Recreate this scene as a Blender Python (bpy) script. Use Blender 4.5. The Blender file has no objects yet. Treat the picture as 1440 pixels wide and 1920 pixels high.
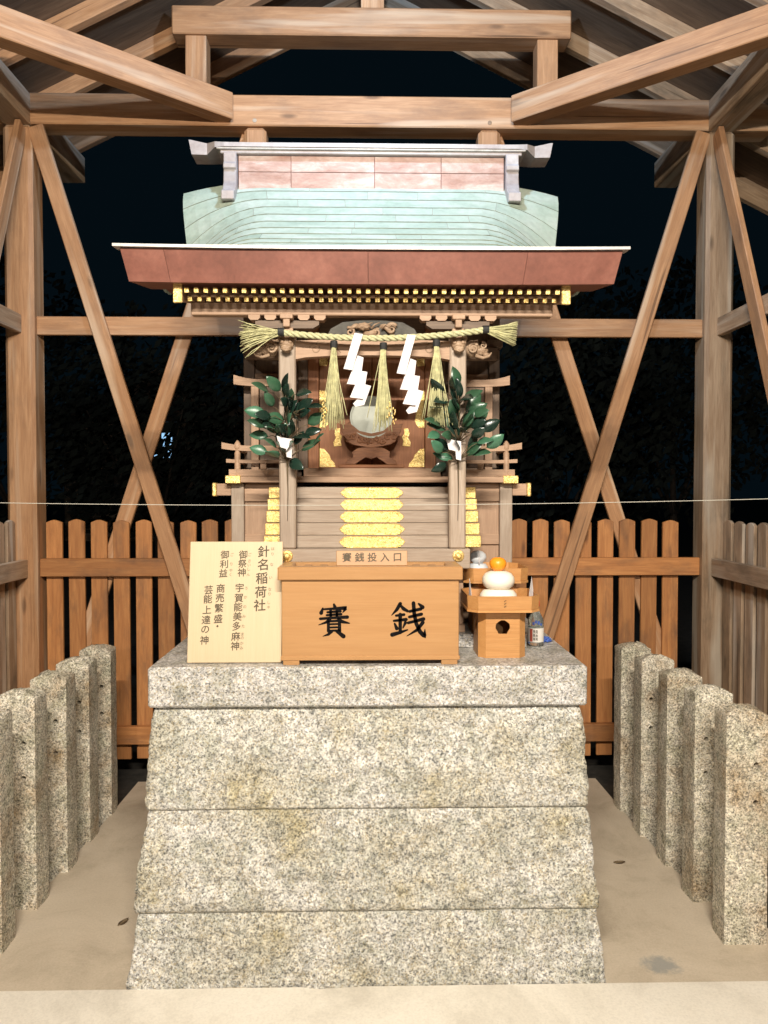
import bpy, bmesh, math, random
from mathutils import Vector, Matrix, noise

# ------------------------------------------------------------------ camera, world, exposure
sc = bpy.context.scene
col = sc.collection
cam_d = bpy.data.cameras.new('camera')
cam = bpy.data.objects.new('camera', cam_d)
col.objects.link(cam)
cam_d.sensor_fit = 'HORIZONTAL'
cam_d.sensor_width = 36.0
cam_d.lens = 36.05
cam_d.clip_start = 0.05
cam_d.clip_end = 500
cam.location = (0, 0, 1.5)
cam.rotation_euler = (math.radians(90 - 1.589), 0, math.radians(-1.192))
sc.camera = cam

world = bpy.data.worlds.new('World')
sc.world = world
world.use_nodes = True
wn = world.node_tree
bg = wn.nodes['Background']
bg.inputs['Color'].default_value = (0.22, 0.62, 0.95, 1)
bg.inputs['Strength'].default_value = 0.006          # dim overcast night sky

sc.view_settings.view_transform = 'Standard'
sc.view_settings.look = 'None'
sc.view_settings.exposure = 0.0
sc.view_settings.gamma = 1.0
sc.view_settings.use_curve_mapping = False
sc.cycles.use_denoising = True
sc.cycles.max_bounces = 6
sc.cycles.sample_clamp_indirect = 4.0

COOL_POS = (0.02, 2.62, 3.74)  # places and powers of three unseen, assumed lamps
COOL_W = 120.0
WARM_POS = (0.02, -0.55, 3.15)
WARM_W = 250.0
FILL_POS = (0.1, -10.0, 4.3)  # fill lamp added behind the camera to light eaves and rafters
FILL_W = 1100.0

R = random.Random(11)

# ------------------------------------------------------------------ materials
def newmat(name):
    m = bpy.data.materials.new(name)
    m.use_nodes = True
    nt = m.node_tree
    return m, nt, nt.nodes['Principled BSDF']


def nd(nt, t, **kw):
    n = nt.nodes.new(t)
    for k, v in kw.items():
        setattr(n, k, v)
    return n


def ramp(nt, fac, stops, interp='LINEAR'):
    r = nd(nt, 'ShaderNodeValToRGB')
    r.color_ramp.interpolation = interp
    e = r.color_ramp.elements
    while len(e) < len(stops):
        e.new(0.5)
    for i, (p, c) in enumerate(stops):
        e[i].position = p
        e[i].color = (c[0], c[1], c[2], 1) if len(c) == 3 else c
    nt.links.new(fac, r.inputs['Fac'])
    return r.outputs['Color']


def mixc(nt, fac, a, b, mode='MIX'):
    n = nd(nt, 'ShaderNodeMix', data_type='RGBA', blend_type=mode)
    for sock, v in ((0, fac), (6, a), (7, b)):
        if isinstance(v, (int, float)):
            n.inputs[sock].default_value = v
        elif isinstance(v, tuple):
            n.inputs[sock].default_value = (v[0], v[1], v[2], 1)
        else:
            nt.links.new(v, n.inputs[sock])
    return n.outputs[2]


def coords(nt, scale=(1, 1, 1), rnd=True):
    """object coordinates, shifted at random from object to object"""
    tc = nd(nt, 'ShaderNodeTexCoord')
    mp = nd(nt, 'ShaderNodeMapping')
    mp.inputs['Scale'].default_value = scale
    if rnd:
        oi = nd(nt, 'ShaderNodeObjectInfo')
        ad = nd(nt, 'ShaderNodeVectorMath', operation='SCALE')
        ad.inputs[0].default_value = (13.1, 7.7, 5.3)
        nt.links.new(oi.outputs['Random'], ad.inputs['Scale'])
        ad2 = nd(nt, 'ShaderNodeVectorMath', operation='ADD')
        nt.links.new(tc.outputs['Object'], ad2.inputs[0])
        nt.links.new(ad.outputs[0], ad2.inputs[1])
        nt.links.new(ad2.outputs[0], mp.inputs['Vector'])
    else:
        nt.links.new(tc.outputs['Object'], mp.inputs['Vector'])
    return mp.outputs[0]


def noisen(nt, vec, scale, detail=4, rough=0.6, dist=0.0):
    n = nd(nt, 'ShaderNodeTexNoise')
    n.inputs['Scale'].default_value = scale
    n.inputs['Detail'].default_value = detail
    n.inputs['Roughness'].default_value = rough
    n.inputs['Distortion'].default_value = dist
    nt.links.new(vec, n.inputs['Vector'])
    return n.outputs['Fac']


def bump(nt, bs, h, strength, dist=0.002):
    b = nd(nt, 'ShaderNodeBump')
    b.inputs['Strength'].default_value = strength
    b.inputs['Distance'].default_value = dist
    nt.links.new(h, b.inputs['Height'])
    nt.links.new(b.outputs[0], bs.inputs['Normal'])


def wood(name, light, dark, rough=0.62, grain=1.0, vary=0.25, stain=None, knots=True, bumps=0.35, fine=0.5, sap=None, cracks=False):
    m, nt, bs = newmat(name)
    v = coords(nt, (1.1 * grain, 13 * grain, 13 * grain))
    g = noisen(nt, v, 4.0, 6, 0.62, 0.7)
    c = ramp(nt, g, [(0.28, dark), (0.5, tuple((a + b) / 2 for a, b in zip(light, dark))), (0.68, light)])
    v2 = coords(nt, (2.5 * grain, 120 * grain, 120 * grain))
    f = noisen(nt, v2, 3.0, 3, 0.7)
    c = mixc(nt, fine, c, ramp(nt, f, [(0.3, (0.62, 0.58, 0.55)), (0.62, (1, 1, 1))]), 'MULTIPLY')
    if knots:
        v3 = coords(nt, (2.6, 9.0, 9.0))
        vo = nd(nt, 'ShaderNodeTexVoronoi')
        vo.inputs['Scale'].default_value = 1.0
        nt.links.new(v3, vo.inputs['Vector'])
        c = mixc(nt, ramp(nt, vo.outputs['Distance'], [(0.07, (0.75,) * 3), (0.15, (0, 0, 0))]), c,
                 tuple(x * 0.35 for x in dark))
    if stain:
        v4 = coords(nt, (1.2, 3.0, 3.0))
        s = noisen(nt, v4, 2.2, 5, 0.65)
        c = mixc(nt, ramp(nt, s, [(0.5, (0, 0, 0)), (0.72, (0.8,) * 3)]), c, stain)
    if cracks:
        v6 = coords(nt, (0.9, 42.0, 42.0))
        ck = noisen(nt, v6, 1.0, 2, 0.45, 0.25)
        c = mixc(nt, ramp(nt, ck, [(0.69, (0, 0, 0)), (0.72, (0.7,) * 3)]), c, tuple(x * 0.3 for x in dark))
    if sap:
        v5 = coords(nt, (0.5, 9.0, 9.0))
        sw = noisen(nt, v5, 1.6, 3, 0.5, 0.4)
        c = mixc(nt, ramp(nt, sw, [(0.52, (0, 0, 0)), (0.66, (0.65,) * 3)]), c, sap)
    oi = nd(nt, 'ShaderNodeObjectInfo')
    mr = nd(nt, 'ShaderNodeMapRange')
    mr.inputs['To Min'].default_value = 1 - vary
    mr.inputs['To Max'].default_value = 1 + vary * 0.6
    nt.links.new(oi.outputs['Random'], mr.inputs['Value'])
    hs = nd(nt, 'ShaderNodeHueSaturation')
    nt.links.new(mr.outputs[0], hs.inputs['Value'])
    nt.links.new(c, hs.inputs['Color'])
    nt.links.new(hs.outputs[0], bs.inputs['Base Color'])
    bs.inputs['Roughness'].default_value = rough
    bump(nt, bs, f, bumps, 0.0015)
    return m


def granite(name, scale=1.0, light=(0.76, 0.755, 0.74), stain=(0.62, 0.56, 0.36), amount=0.5, rough=0.75, bumps=0.6, grey=(0.33, 0.325, 0.315)):
    m, nt, bs = newmat(name)
    v = coords(nt)
    n1 = noisen(nt, v, 120 * scale, 5, 0.72, 0.3)
    c = ramp(nt, n1, [(0.31, (0.10, 0.10, 0.10)), (0.415, grey), (0.5, tuple(0.78 * x for x in light)), (0.64, light)])
    vo = nd(nt, 'ShaderNodeTexVoronoi')
    vo.inputs['Scale'].default_value = 230 * scale
    nt.links.new(v, vo.inputs['Vector'])
    sp = nd(nt, 'ShaderNodeSeparateColor')
    nt.links.new(vo.outputs['Color'], sp.inputs[0])
    c = mixc(nt, 0.75, c, ramp(nt, sp.outputs[0], [(0.0, (0.22, 0.22, 0.23)), (0.13, (0.6, 0.6, 0.6)), (0.3, (0.95, 0.93, 0.9)), (0.8, (1.15, 1.13, 1.1))], 'CONSTANT'), 'MULTIPLY')
    c = mixc(nt, ramp(nt, sp.outputs[1], [(0.0, (0, 0, 0)), (0.84, (0, 0, 0)), (0.85, (0.45,) * 3)], 'CONSTANT'), c, (0.42, 0.33, 0.17))
    mid = noisen(nt, v, 38 * scale, 4, 0.7, 0.4)
    c = mixc(nt, 0.8, c, ramp(nt, mid, [(0.34, (0.52, 0.52, 0.50)), (0.47, (0.9, 0.89, 0.87)), (0.62, (1.2, 1.19, 1.17))]), 'MULTIPLY')
    big = noisen(nt, v, 5.5, 5, 0.68)
    c = mixc(nt, ramp(nt, big, [(0.46, (0, 0, 0)), (0.68, (amount,) * 3)]), c, mixc(nt, 1.0, c, stain, 'MULTIPLY'))
    big2 = noisen(nt, v, 11.0, 4, 0.7)
    c = mixc(nt, ramp(nt, big2, [(0.36, (0.75,) * 3), (0.56, (0, 0, 0))]), c, mixc(nt, 1.0, c, (0.58, 0.59, 0.50), 'MULTIPLY'))
    nt.links.new(c, bs.inputs['Base Color'])
    bs.inputs['Roughness'].default_value = rough
    bump(nt, bs, n1, bumps, 0.004)
    return m


def flat(name, c, rough=0.6, metal=0.0, var=0.0, vs=30, bumps=0.0):
    m, nt, bs = newmat(name)
    bs.inputs['Base Color'].default_value = (*c, 1)
    bs.inputs['Roughness'].default_value = rough
    bs.inputs['Metallic'].default_value = metal
    if var or bumps:
        v = coords(nt)
        n = noisen(nt, v, vs, 4, 0.6)
        if var:
            cc = ramp(nt, n, [(0.3, tuple(x * (1 - var) for x in c)), (0.7, tuple(min(1, x * (1 + var)) for x in c))])
            nt.links.new(cc, bs.inputs['Base Color'])
        if bumps:
            bump(nt, bs, n, bumps, 0.002)
    return m


def gold_mat():
    m, nt, bs = newmat('engraved_gilt')
    v = coords(nt)
    vo = nd(nt, 'ShaderNodeTexVoronoi', feature='SMOOTH_F1')
    vo.inputs['Scale'].default_value = 150
    nt.links.new(v, vo.inputs['Vector'])
    n = noisen(nt, v, 140, 3, 0.6, 2.0)
    c = ramp(nt, n, [(0.36, (0.52, 0.30, 0.07)), (0.5, (0.95, 0.70, 0.26)), (0.62, (1.0, 0.80, 0.38))])
    nt.links.new(c, bs.inputs['Base Color'])
    bs.inputs['Metallic'].default_value = 0.75
    bs.inputs['Roughness'].default_value = 0.42
    bump(nt, bs, n, 0.8, 0.003)
    return m


def copper(name, a, b, cc, scale, rough=0.5, metal=0.25, stretch=(1, 1, 1)):
    m, nt, bs = newmat(name)
    v = coords(nt, stretch)
    n = noisen(nt, v, scale, 6, 0.66, 0.4)
    c = ramp(nt, n, [(0.32, a), (0.5, b), (0.68, cc)])
    n2 = noisen(nt, v, scale * 9, 3, 0.6)
    c = mixc(nt, 0.35, c, ramp(nt, n2, [(0.35, (0.7,) * 3), (0.6, (1.08,) * 3)]), 'MULTIPLY')
    nt.links.new(c, bs.inputs['Base Color'])
    bs.inputs['Roughness'].default_value = rough
    bs.inputs['Metallic'].default_value = metal
    bump(nt, bs, n2, 0.12, 0.001)
    return m


def concrete(name, a, b, stain=None):
    m, nt, bs = newmat(name)
    v = coords(nt, rnd=False)
    n = noisen(nt, v, 2.3, 7, 0.68, 0.6)
    c = ramp(nt, n, [(0.32, tuple(0.82 * x for x in a)), (0.5, tuple((p + q) / 2 for p, q in zip(a, b))), (0.66, b)])
    n2 = noisen(nt, v, 140, 3, 0.6)
    c = mixc(nt, 0.35, c, ramp(nt, n2, [(0.3, (0.72,) * 3), (0.6, (1.05,) * 3)]), 'MULTIPLY')
    n3 = noisen(nt, v, 26, 5, 0.7)
    c = mixc(nt, ramp(nt, n3, [(0.62, (0, 0, 0)), (0.78, (0.4,) * 3)]), c, tuple(0.6 * x for x in a))
    if stain:
        # a worn grey patch of its own shape on the concrete
        tc = nd(nt, 'ShaderNodeTexCoord')
        sub = nd(nt, 'ShaderNodeVectorMath', operation='SUBTRACT')
        sub.inputs[1].default_value = stain
        nt.links.new(tc.outputs['Object'], sub.inputs[0])
        ml = nd(nt, 'ShaderNodeVectorMath', operation='MULTIPLY')
        ml.inputs[1].default_value = (7.5, 9.0, 0)
        nt.links.new(sub.outputs[0], ml.inputs[0])
        ln = nd(nt, 'ShaderNodeVectorMath', operation='LENGTH')
        nt.links.new(ml.outputs[0], ln.inputs[0])
        sm = nd(nt, 'ShaderNodeMath', operation='ADD')
        nt.links.new(ln.outputs['Value'], sm.inputs[0])
        nt.links.new(n3, sm.inputs[1])
        k = ramp(nt, sm.outputs[0], [(0.75, (0.75,) * 3), (1.0, (0, 0, 0))])
        c = mixc(nt, k, c, (0.24, 0.25, 0.24))
    nt.links.new(c, bs.inputs['Base Color'])
    bs.inputs['Roughness'].default_value = 0.85
    bump(nt, bs, n2, 0.3, 0.002)
    return m


M = {}
M['cedar'] = wood('cedar_timber', (0.52, 0.285, 0.14), (0.36, 0.175, 0.077), stain=(0.24, 0.13, 0.07), vary=0.2, sap=(0.60, 0.44, 0.30), cracks=True)
M['board'] = wood('fence_cedar', (0.55, 0.25, 0.085), (0.37, 0.145, 0.045), stain=(0.13, 0.07, 0.04), vary=0.28)
M['oldwood'] = wood('weathered_cedar', (0.48, 0.34, 0.22), (0.30, 0.185, 0.105), stain=(0.12, 0.09, 0.06), vary=0.25, sap=(0.58, 0.50, 0.40), cracks=True)
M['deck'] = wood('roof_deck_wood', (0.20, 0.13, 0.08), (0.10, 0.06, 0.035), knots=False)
M['shrine'] = wood('shrine_wood', (0.46, 0.30, 0.195), (0.34, 0.21, 0.13), grain=2.0, vary=0.12, knots=False, bumps=0.2)
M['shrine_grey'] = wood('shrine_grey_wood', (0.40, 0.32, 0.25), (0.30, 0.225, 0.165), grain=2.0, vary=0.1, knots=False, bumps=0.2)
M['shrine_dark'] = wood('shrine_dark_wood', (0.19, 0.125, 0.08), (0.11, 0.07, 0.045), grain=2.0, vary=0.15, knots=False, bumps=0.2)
M['door'] = wood('door_wood', (0.36, 0.15, 0.06), (0.23, 0.085, 0.033), grain=2.0, vary=0.1, knots=False, bumps=0.2)
M['carve'] = wood('carved_wood', (0.46, 0.33, 0.22), (0.22, 0.13, 0.075), grain=3.0, vary=0.15, knots=False)
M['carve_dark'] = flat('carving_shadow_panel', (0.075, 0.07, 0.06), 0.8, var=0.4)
M['standwood'] = wood('mirror_stand_wood', (0.32, 0.14, 0.06), (0.17, 0.065, 0.03), grain=4.0, vary=0.1, knots=False)
M['box'] = wood('offertory_cypress', (0.43, 0.235, 0.098), (0.385, 0.20, 0.078), rough=0.38, grain=0.8, vary=0.05, knots=False, bumps=0.05, fine=0.2)
M['sanbo'] = wood('stand_cypress', (0.56, 0.29, 0.105), (0.48, 0.225, 0.072), rough=0.45, grain=1.5, vary=0.08, knots=False, bumps=0.1)
M['sign'] = wood('sign_board', (0.55, 0.43, 0.275), (0.525, 0.405, 0.25), rough=0.5, grain=1.0, vary=0.02, knots=False, bumps=0.03, fine=0.15)
M['granite_rough'] = granite('granite_split', 1.0, amount=0.9)
M['granite_slab'] = granite('granite_sawn', 1.0, light=(0.70, 0.69, 0.695), amount=0.12, rough=0.45, bumps=0.15)
M['granite_post'] = granite('granite_weathered', 1.15, light=(0.95, 0.90, 0.79), stain=(0.42, 0.30, 0.16), amount=0.85, bumps=0.8, grey=(0.36, 0.34, 0.28))
M['gold'] = gold_mat()
M['patina'] = copper('verdigris_copper', (0.26, 0.325, 0.255), (0.34, 0.40, 0.325), (0.42, 0.46, 0.395), 5, 0.6, 0.05)
M['seam'] = flat('copper_edge_lip_shade', (0.13, 0.15, 0.11), 0.7, var=0.3)  # dark oxidised sheet edge; the lip shadow between rows is coloured in too
M['lip'] = copper('bare_metal_edge', (0.40, 0.37, 0.35), (0.52, 0.50, 0.48), (0.6, 0.59, 0.58), 14, 0.4, 0.4)
M['russet'] = copper('russet_copper', (0.145, 0.050, 0.033), (0.19, 0.068, 0.046), (0.24, 0.095, 0.066), 7, 0.5, 0.15)
M['ridge'] = copper('blotched_copper', (0.27, 0.14, 0.105), (0.37, 0.24, 0.20), (0.48, 0.40, 0.36), 6, 0.45, 0.15, (1, 1, 2.4))
M['cap'] = copper('grey_copper', (0.30, 0.25, 0.24), (0.36, 0.32, 0.31), (0.42, 0.40, 0.40), 6, 0.42, 0.2)
M['floor'] = concrete('concrete_floor', (0.46, 0.385, 0.285), (0.56, 0.48, 0.375), stain=(0.925, 2.375, 0))
M['apron'] = concrete('pale_concrete', (0.66, 0.61, 0.52), (0.74, 0.70, 0.62))
M['soil'] = flat('dark_soil', (0.035, 0.03, 0.024), 0.95, var=0.5, vs=18, bumps=0.6)
M['straw'] = flat('rice_straw', (0.43, 0.41, 0.215), 0.7, var=0.3, vs=60)
M['rope'] = flat('straw_rope', (0.44, 0.43, 0.25), 0.7, var=0.25, vs=90)
M['paper'] = flat('white_paper', (0.64, 0.60, 0.60), 0.8)
M['black'] = flat('black_cord', (0.012, 0.012, 0.012), 0.7)
M['ink'] = flat('sumi_ink', (0.006, 0.005, 0.005), 0.9)
M['ink'].node_tree.nodes['Principled BSDF'].inputs['Specular IOR Level'].default_value = 0.1
M['ink_brown'] = flat('brush_print', (0.075, 0.055, 0.03), 0.7)
M['ink_pale'] = flat('small_print', (0.22, 0.17, 0.10), 0.7)
M['leaf'] = flat('evergreen_leaf', (0.030, 0.080, 0.042), 0.3, var=0.45, vs=12)
M['leaf_dark'] = flat('dark_evergreen_leaf', (0.010, 0.026, 0.018), 0.25, var=0.35, vs=12)
M['leaf_pale'] = flat('pale_evergreen_leaf', (0.045, 0.13, 0.075), 0.35, var=0.3, vs=12)
M['twig'] = flat('twig_bark', (0.10, 0.07, 0.035), 0.8)
M['mirror'] = flat('bronze_mirror', (0.33, 0.35, 0.30), 0.5, 0.1, var=0.12, vs=20)
M['mochi'] = flat('rice_cake', (0.86, 0.80, 0.68), 0.45)
M['orange'] = flat('orange_peel', (0.90, 0.30, 0.015), 0.38, bumps=0.25, vs=260)
M['silver'] = flat('silvery_wrap', (0.60, 0.62, 0.64), 0.3, 0.0)
M['redcap'] = flat('red_bottle_cap', (0.70, 0.06, 0.02), 0.4)
M['label'] = flat('bottle_label', (0.78, 0.74, 0.68), 0.6)
M['labelred'] = flat('label_red', (0.50, 0.10, 0.06), 0.6)
M['blue'] = flat('blue_print', (0.06, 0.12, 0.42), 0.5)
M['hole'] = flat('hole_depth', (0.02, 0.018, 0.015), 0.95)
M['rust'] = flat('rust_streak', (0.30, 0.12, 0.035), 0.9, var=0.4, vs=40)
M['thread'] = flat('thin_string', (0.32, 0.30, 0.25), 0.8)
M['casing'] = flat('lamp_casing', (0.5, 0.5, 0.5), 0.5)
M['bushleaf'] = flat('night_foliage', (0.008, 0.012, 0.008), 0.9, var=0.4, vs=8)
M['bark'] = flat('dark_bark', (0.05, 0.035, 0.025), 0.9, var=0.4, vs=15)


def glassmat():
    m, nt, bs = newmat('bottle_glass')
    bs.inputs['Base Color'].default_value = (0.86, 0.93, 0.90, 1)
    bs.inputs['Roughness'].default_value = 0.05
    bs.inputs['Transmission Weight'].default_value = 0.9
    bs.inputs['IOR'].default_value = 1.35
    return m


M['glass'] = glassmat()


def emit(name, c, s):
    m, nt, bs = newmat(name)
    bs.inputs['Emission Color'].default_value = (*c, 1)
    bs.inputs['Emission Strength'].default_value = s
    return m


# ------------------------------------------------------------------ object helpers
W = {}
I4 = Matrix.Identity(4)


def T(x, y, z):
    return Matrix.Translation((x, y, z))


def put(name, mesh, Mw, parent=None):
    o = bpy.data.objects.new(name, mesh)
    col.objects.link(o)
    W[o.name] = Mw.copy()
    if parent is not None:
        o.parent = parent
        o.matrix_basis = W[parent.name].inverted() @ Mw
    else:
        o.matrix_basis = Mw
    return o


def tag(o, label, cat, group=None):
    o['label'] = label
    o['category'] = cat
    if group:
        o['group'] = group
    return o


def thing(name, label, cat, loc, group=None):
    o = put(name, None, T(*loc))
    o.empty_display_size = 0.1
    return tag(o, label, cat, group)


def mesh_from(bm, name, mat, smooth=False):
    me = bpy.data.meshes.new(name)
    bm.normal_update()
    bm.to_mesh(me)
    bm.free()
    if mat is not None:
        me.materials.append(mat)
    if smooth:
        for p in me.polygons:
            p.use_smooth = True
    return me


CACHE = {}


def boxmesh(name, lx, ly, lz, mat, bev):
    key = (round(lx, 4), round(ly, 4), round(lz, 4), mat.name, round(bev, 4))
    if key not in CACHE:
        bm = bmesh.new()
        bmesh.ops.create_cube(bm, size=1.0, matrix=Matrix.Diagonal((lx, ly, lz, 1)))
        if bev > 0:
            bmesh.ops.bevel(bm, geom=bm.edges[:], offset=min(bev, 0.3 * min(lx, ly, lz)), segments=1, affect='EDGES')
        CACHE[key] = mesh_from(bm, name, mat)
    return CACHE[key]


RZ = Matrix.Rotation(math.pi / 2, 4, 'Z')
RY = Matrix.Rotation(-math.pi / 2, 4, 'Y')


def bar(name, x0, x1, y0, y1, z0, z1, mat, parent=None, bev=0.003, world=None):
    """a chamfered axis-aligned piece whose grain runs along its longest side"""
    d = (x1 - x0, y1 - y0, z1 - z0)
    c = T((x0 + x1) / 2, (y0 + y1) / 2, (z0 + z1) / 2)
    a = d.index(max(d))
    if a == 0:
        me, Mw = boxmesh(name, d[0], d[1], d[2], M[mat], bev), c
    elif a == 1:
        me, Mw = boxmesh(name, d[1], d[0], d[2], M[mat], bev), c @ RZ
    else:
        me, Mw = boxmesh(name, d[2], d[1], d[0], M[mat], bev), c @ RY
    if world is not None:
        Mw = world @ Mw
    return put(name, me, Mw, parent)


def frame(p0, p1, up=(0, 0, 1)):
    p0, p1 = Vector(p0), Vector(p1)
    x = (p1 - p0).normalized()
    u = Vector(up)
    y = u.cross(x).normalized()
    z = x.cross(y)
    Mw = Matrix((x, y, z)).transposed().to_4x4()
    Mw.translation = (p0 + p1) / 2
    return Mw, (p1 - p0).length


def beam(name, p0, p1, w, h, mat, parent=None, up=(0, 0, 1), bev=0.004):
    Mw, L = frame(p0, p1, up)
    return put(name, boxmesh(name, L, w, h, M[mat], bev), Mw, parent)


def tube(bm, pts, r, seg=6, cap=True):
    """tube along points; r a number or a list"""
    pts = [Vector(p) for p in pts]
    n = len(pts)
    rr = r if isinstance(r, (list, tuple)) else [r] * n
    rings = []
    prev = None
    for i, p in enumerate(pts):
        d = (pts[min(i + 1, n - 1)] - pts[max(i - 1, 0)])
        d = d.normalized() if d.length > 1e-9 else Vector((0, 0, 1))
        ref = prev if prev is not None else (Vector((0, 0, 1)) if abs(d.z) < 0.9 else Vector((1, 0, 0)))
        a = (ref - d * ref.dot(d))
        if a.length < 1e-6:
            a = Vector((0, 1, 0)) - d * d.y
        a.normalize()
        prev = a
        b = d.cross(a)
        rings.append([bm.verts.new(p + (a * math.cos(t) + b * math.sin(t)) * rr[i])
                      for t in [2 * math.pi * k / seg for k in range(seg)]])
    for i in range(n - 1):
        for k in range(seg):
            bm.faces.new((rings[i][k], rings[i][(k + 1) % seg], rings[i + 1][(k + 1) % seg], rings[i + 1][k]))
    if cap:
        bm.faces.new(rings[0][::-1])
        bm.faces.new(rings[-1])


def lathe(bm, prof, c=(0, 0, 0), seg=20, sx=1.0, sy=1.0):
    rings = []
    for r, z in prof:
        if r < 1e-5:
            rings.append([bm.verts.new((c[0], c[1], c[2] + z))])
        else:
            rings.append([bm.verts.new((c[0] + sx * r * math.cos(2 * math.pi * k / seg), c[1] + sy * r * math.sin(2 * math.pi * k / seg), c[2] + z)) for k in range(seg)])
    for a, b in zip(rings, rings[1:]):
        if len(a) == 1 and len(b) == 1:
            continue
        for k in range(seg):
            k2 = (k + 1) % seg
            if len(a) == 1:
                bm.faces.new((a[0], b[k2], b[k]))
            elif len(b) == 1:
                bm.faces.new((a[k], a[k2], b[0]))
            else:
                bm.faces.new((a[k], a[k2], b[k2], b[k]))


def prism(bm, poly, y0, y1):
    """polygon in x,z pulled from y0 to y1"""
    a = [bm.verts.new((x, y0, z)) for x, z in poly]
    b = [bm.verts.new((x, y1, z)) for x, z in poly]
    n = len(poly)
    bm.faces.new(a)
    bm.faces.new(b[::-1])
    for i in range(n):
        j = (i + 1) % n
        bm.faces.new((a[j], a[i], b[i], b[j]))


def prism_part(name, poly, y0, y1, mat, parent=None, bev=0.0, Mw=None, smooth=False):
    cx = sum(p[0] for p in poly) / len(poly)
    cz = sum(p[1] for p in poly) / len(poly)
    cy = (y0 + y1) / 2
    bm = bmesh.new()
    prism(bm, [(x - cx, z - cz) for x, z in poly], y0 - cy, y1 - cy)
    if bev:
        bmesh.ops.bevel(bm, geom=bm.edges[:], offset=bev, segments=1, affect='EDGES')
    bmesh.ops.recalc_face_normals(bm, faces=bm.faces[:])
    mw = T(cx, cy, cz)
    if Mw is not None:
        mw = Mw @ mw
    return put(name, mesh_from(bm, name, M[mat], smooth), mw, parent)


def lathe_part(name, prof, loc, mat, parent=None, seg=24, sx=1, sy=1):
    bm = bmesh.new()
    lathe(bm, prof, (0, 0, 0), seg, sx, sy)
    bmesh.ops.recalc_face_normals(bm, faces=bm.faces[:])
    return put(name, mesh_from(bm, name, M[mat], True), T(*loc), parent)


def copy_tree(root, D, **props):
    """copy a thing with its parts and sub-parts, moved by D"""
    def rec(o, parent):
        c = o.copy()
        col.objects.link(c)
        W[c.name] = D @ W[o.name]
        c.parent = parent
        c.matrix_basis = (W[parent.name].inverted() @ W[c.name]) if parent else W[c.name]
        for ch in [x for x in list(bpy.data.objects) if x.parent == o]:
            rec(ch, c)
        return c
    c = rec(root, None)
    for k, v in props.items():
        c[k] = v
    return c


# ------------------------------------------------------------------ ground
def structure(o):
    o['kind'] = 'structure'
    return o


bm = bmesh.new()
bmesh.ops.create_grid(bm, x_segments=1, y_segments=1, size=150)
structure(put('ground', mesh_from(bm, 'ground', M['soil']), T(0, 0, -0.07)))


def slab(name, outline, z0, z1, mat):
    bm = bmesh.new()
    a = [bm.verts.new((x, y, z1)) for x, y in outline]
    b = [bm.verts.new((x, y, z0)) for x, y in outline]
    bm.faces.new(a)
    n = len(outline)
    for i in range(n):
        bm.faces.new((a[i], b[i], b[(i + 1) % n], a[(i + 1) % n]))
    bmesh.ops.recalc_face_normals(bm, faces=bm.faces[:])
    bm.normal_update()
    return structure(put(name, mesh_from(bm, name, M[mat]), I4))


right_edge = [(3.2, 2.28), (3.2, 2.38), (1.62, 2.42), (1.40, 2.52), (1.28, 2.72), (1.215, 2.95), (1.20, 3.3), (1.185, 3.95)]
left_edge = [(-x, y) for x, y in right_edge][::-1]
slab('floor', right_edge + left_edge, -0.12, 0.0, 'floor')
slab('apron', [(-3.2, -1.5), (3.2, -1.5), (3.2, 2.282), (-3.2, 2.282)], -0.12, 0.004, 'apron')

# ------------------------------------------------------------------ pavilion
PX = 0.025
HW = 1.835
BAY = HW * 2 / 3
YB = 4.05           # front of the rear posts
pav = thing('timber_pavilion', 'open cedar pavilion with crossed braces and exposed rafters sheltering the small shrine', 'pavilion', (PX, 2.2, 0))


def post_mesh_part(x, y, z1, w=0.15, mat='cedar'):
    return bar('post', x - w / 2, x + w / 2, y, y + w, -0.06, z1, mat, pav, bev=0.018)


YS = [YB - BAY * k for k in range(4)]
for s in (-1, 1):
    for k, y in enumerate(YS):
        p = post_mesh_part(PX + s * HW, y, 3.39, mat='oldwood' if s > 0 else 'cedar')
    # beams along the sides
    bar('side_beam', PX + s * HW - 0.07, PX + s * HW + 0.07, YS[3] - 0.6, YB + 0.78, 3.392, 3.55, 'oldwood', pav, 0.006)
    bar('side_rail', PX + s * HW - 0.016, PX + s * HW + 0.016, YS[3] + 0.151, YB - 0.001, 2.318, 2.412, 'oldwood', pav)
    # side braces, one pair in the rear bay
    yA, yB = YB - 0.02, YS[1] + 0.17
    ix = PX + s * (HW - 0.033)
    ox = PX + s * (HW + 0.033)
    beam('brace', (ix, yA, 3.37), (ix, YS[1] + 0.153, 0.84), 0.03, 0.085, 'cedar', pav, up=(0, 1, 0))
    # corner tie across the rear corner
    beam('corner_tie', (PX + s * 0.745, YB + 0.005, 3.475), (PX + s * 1.80, YB - 0.86, 3.475), 0.095, 0.135, 'cedar', pav)
for x in (PX - HW / 3, PX + HW / 3):
    post_mesh_part(x, YB + 0.01, 3.39, 0.115)
bar('tie_beam', PX - HW - 0.28, PX + HW + 0.28, YB + 0.008, YB + 0.148, 3.394, 3.553, 'cedar', pav, 0.006)
bar('tie_beam', PX - HW - 0.28, PX + HW + 0.28, YS[3] + 0.008, YS[3] + 0.148, 3.394, 3.553, 'cedar', pav, 0.006)
bar('gable_beam', PX - 1.035, PX + 1.035, YB - 0.002, YB + 0.135, 3.855, 4.0, 'cedar', pav, 0.006)
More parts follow.
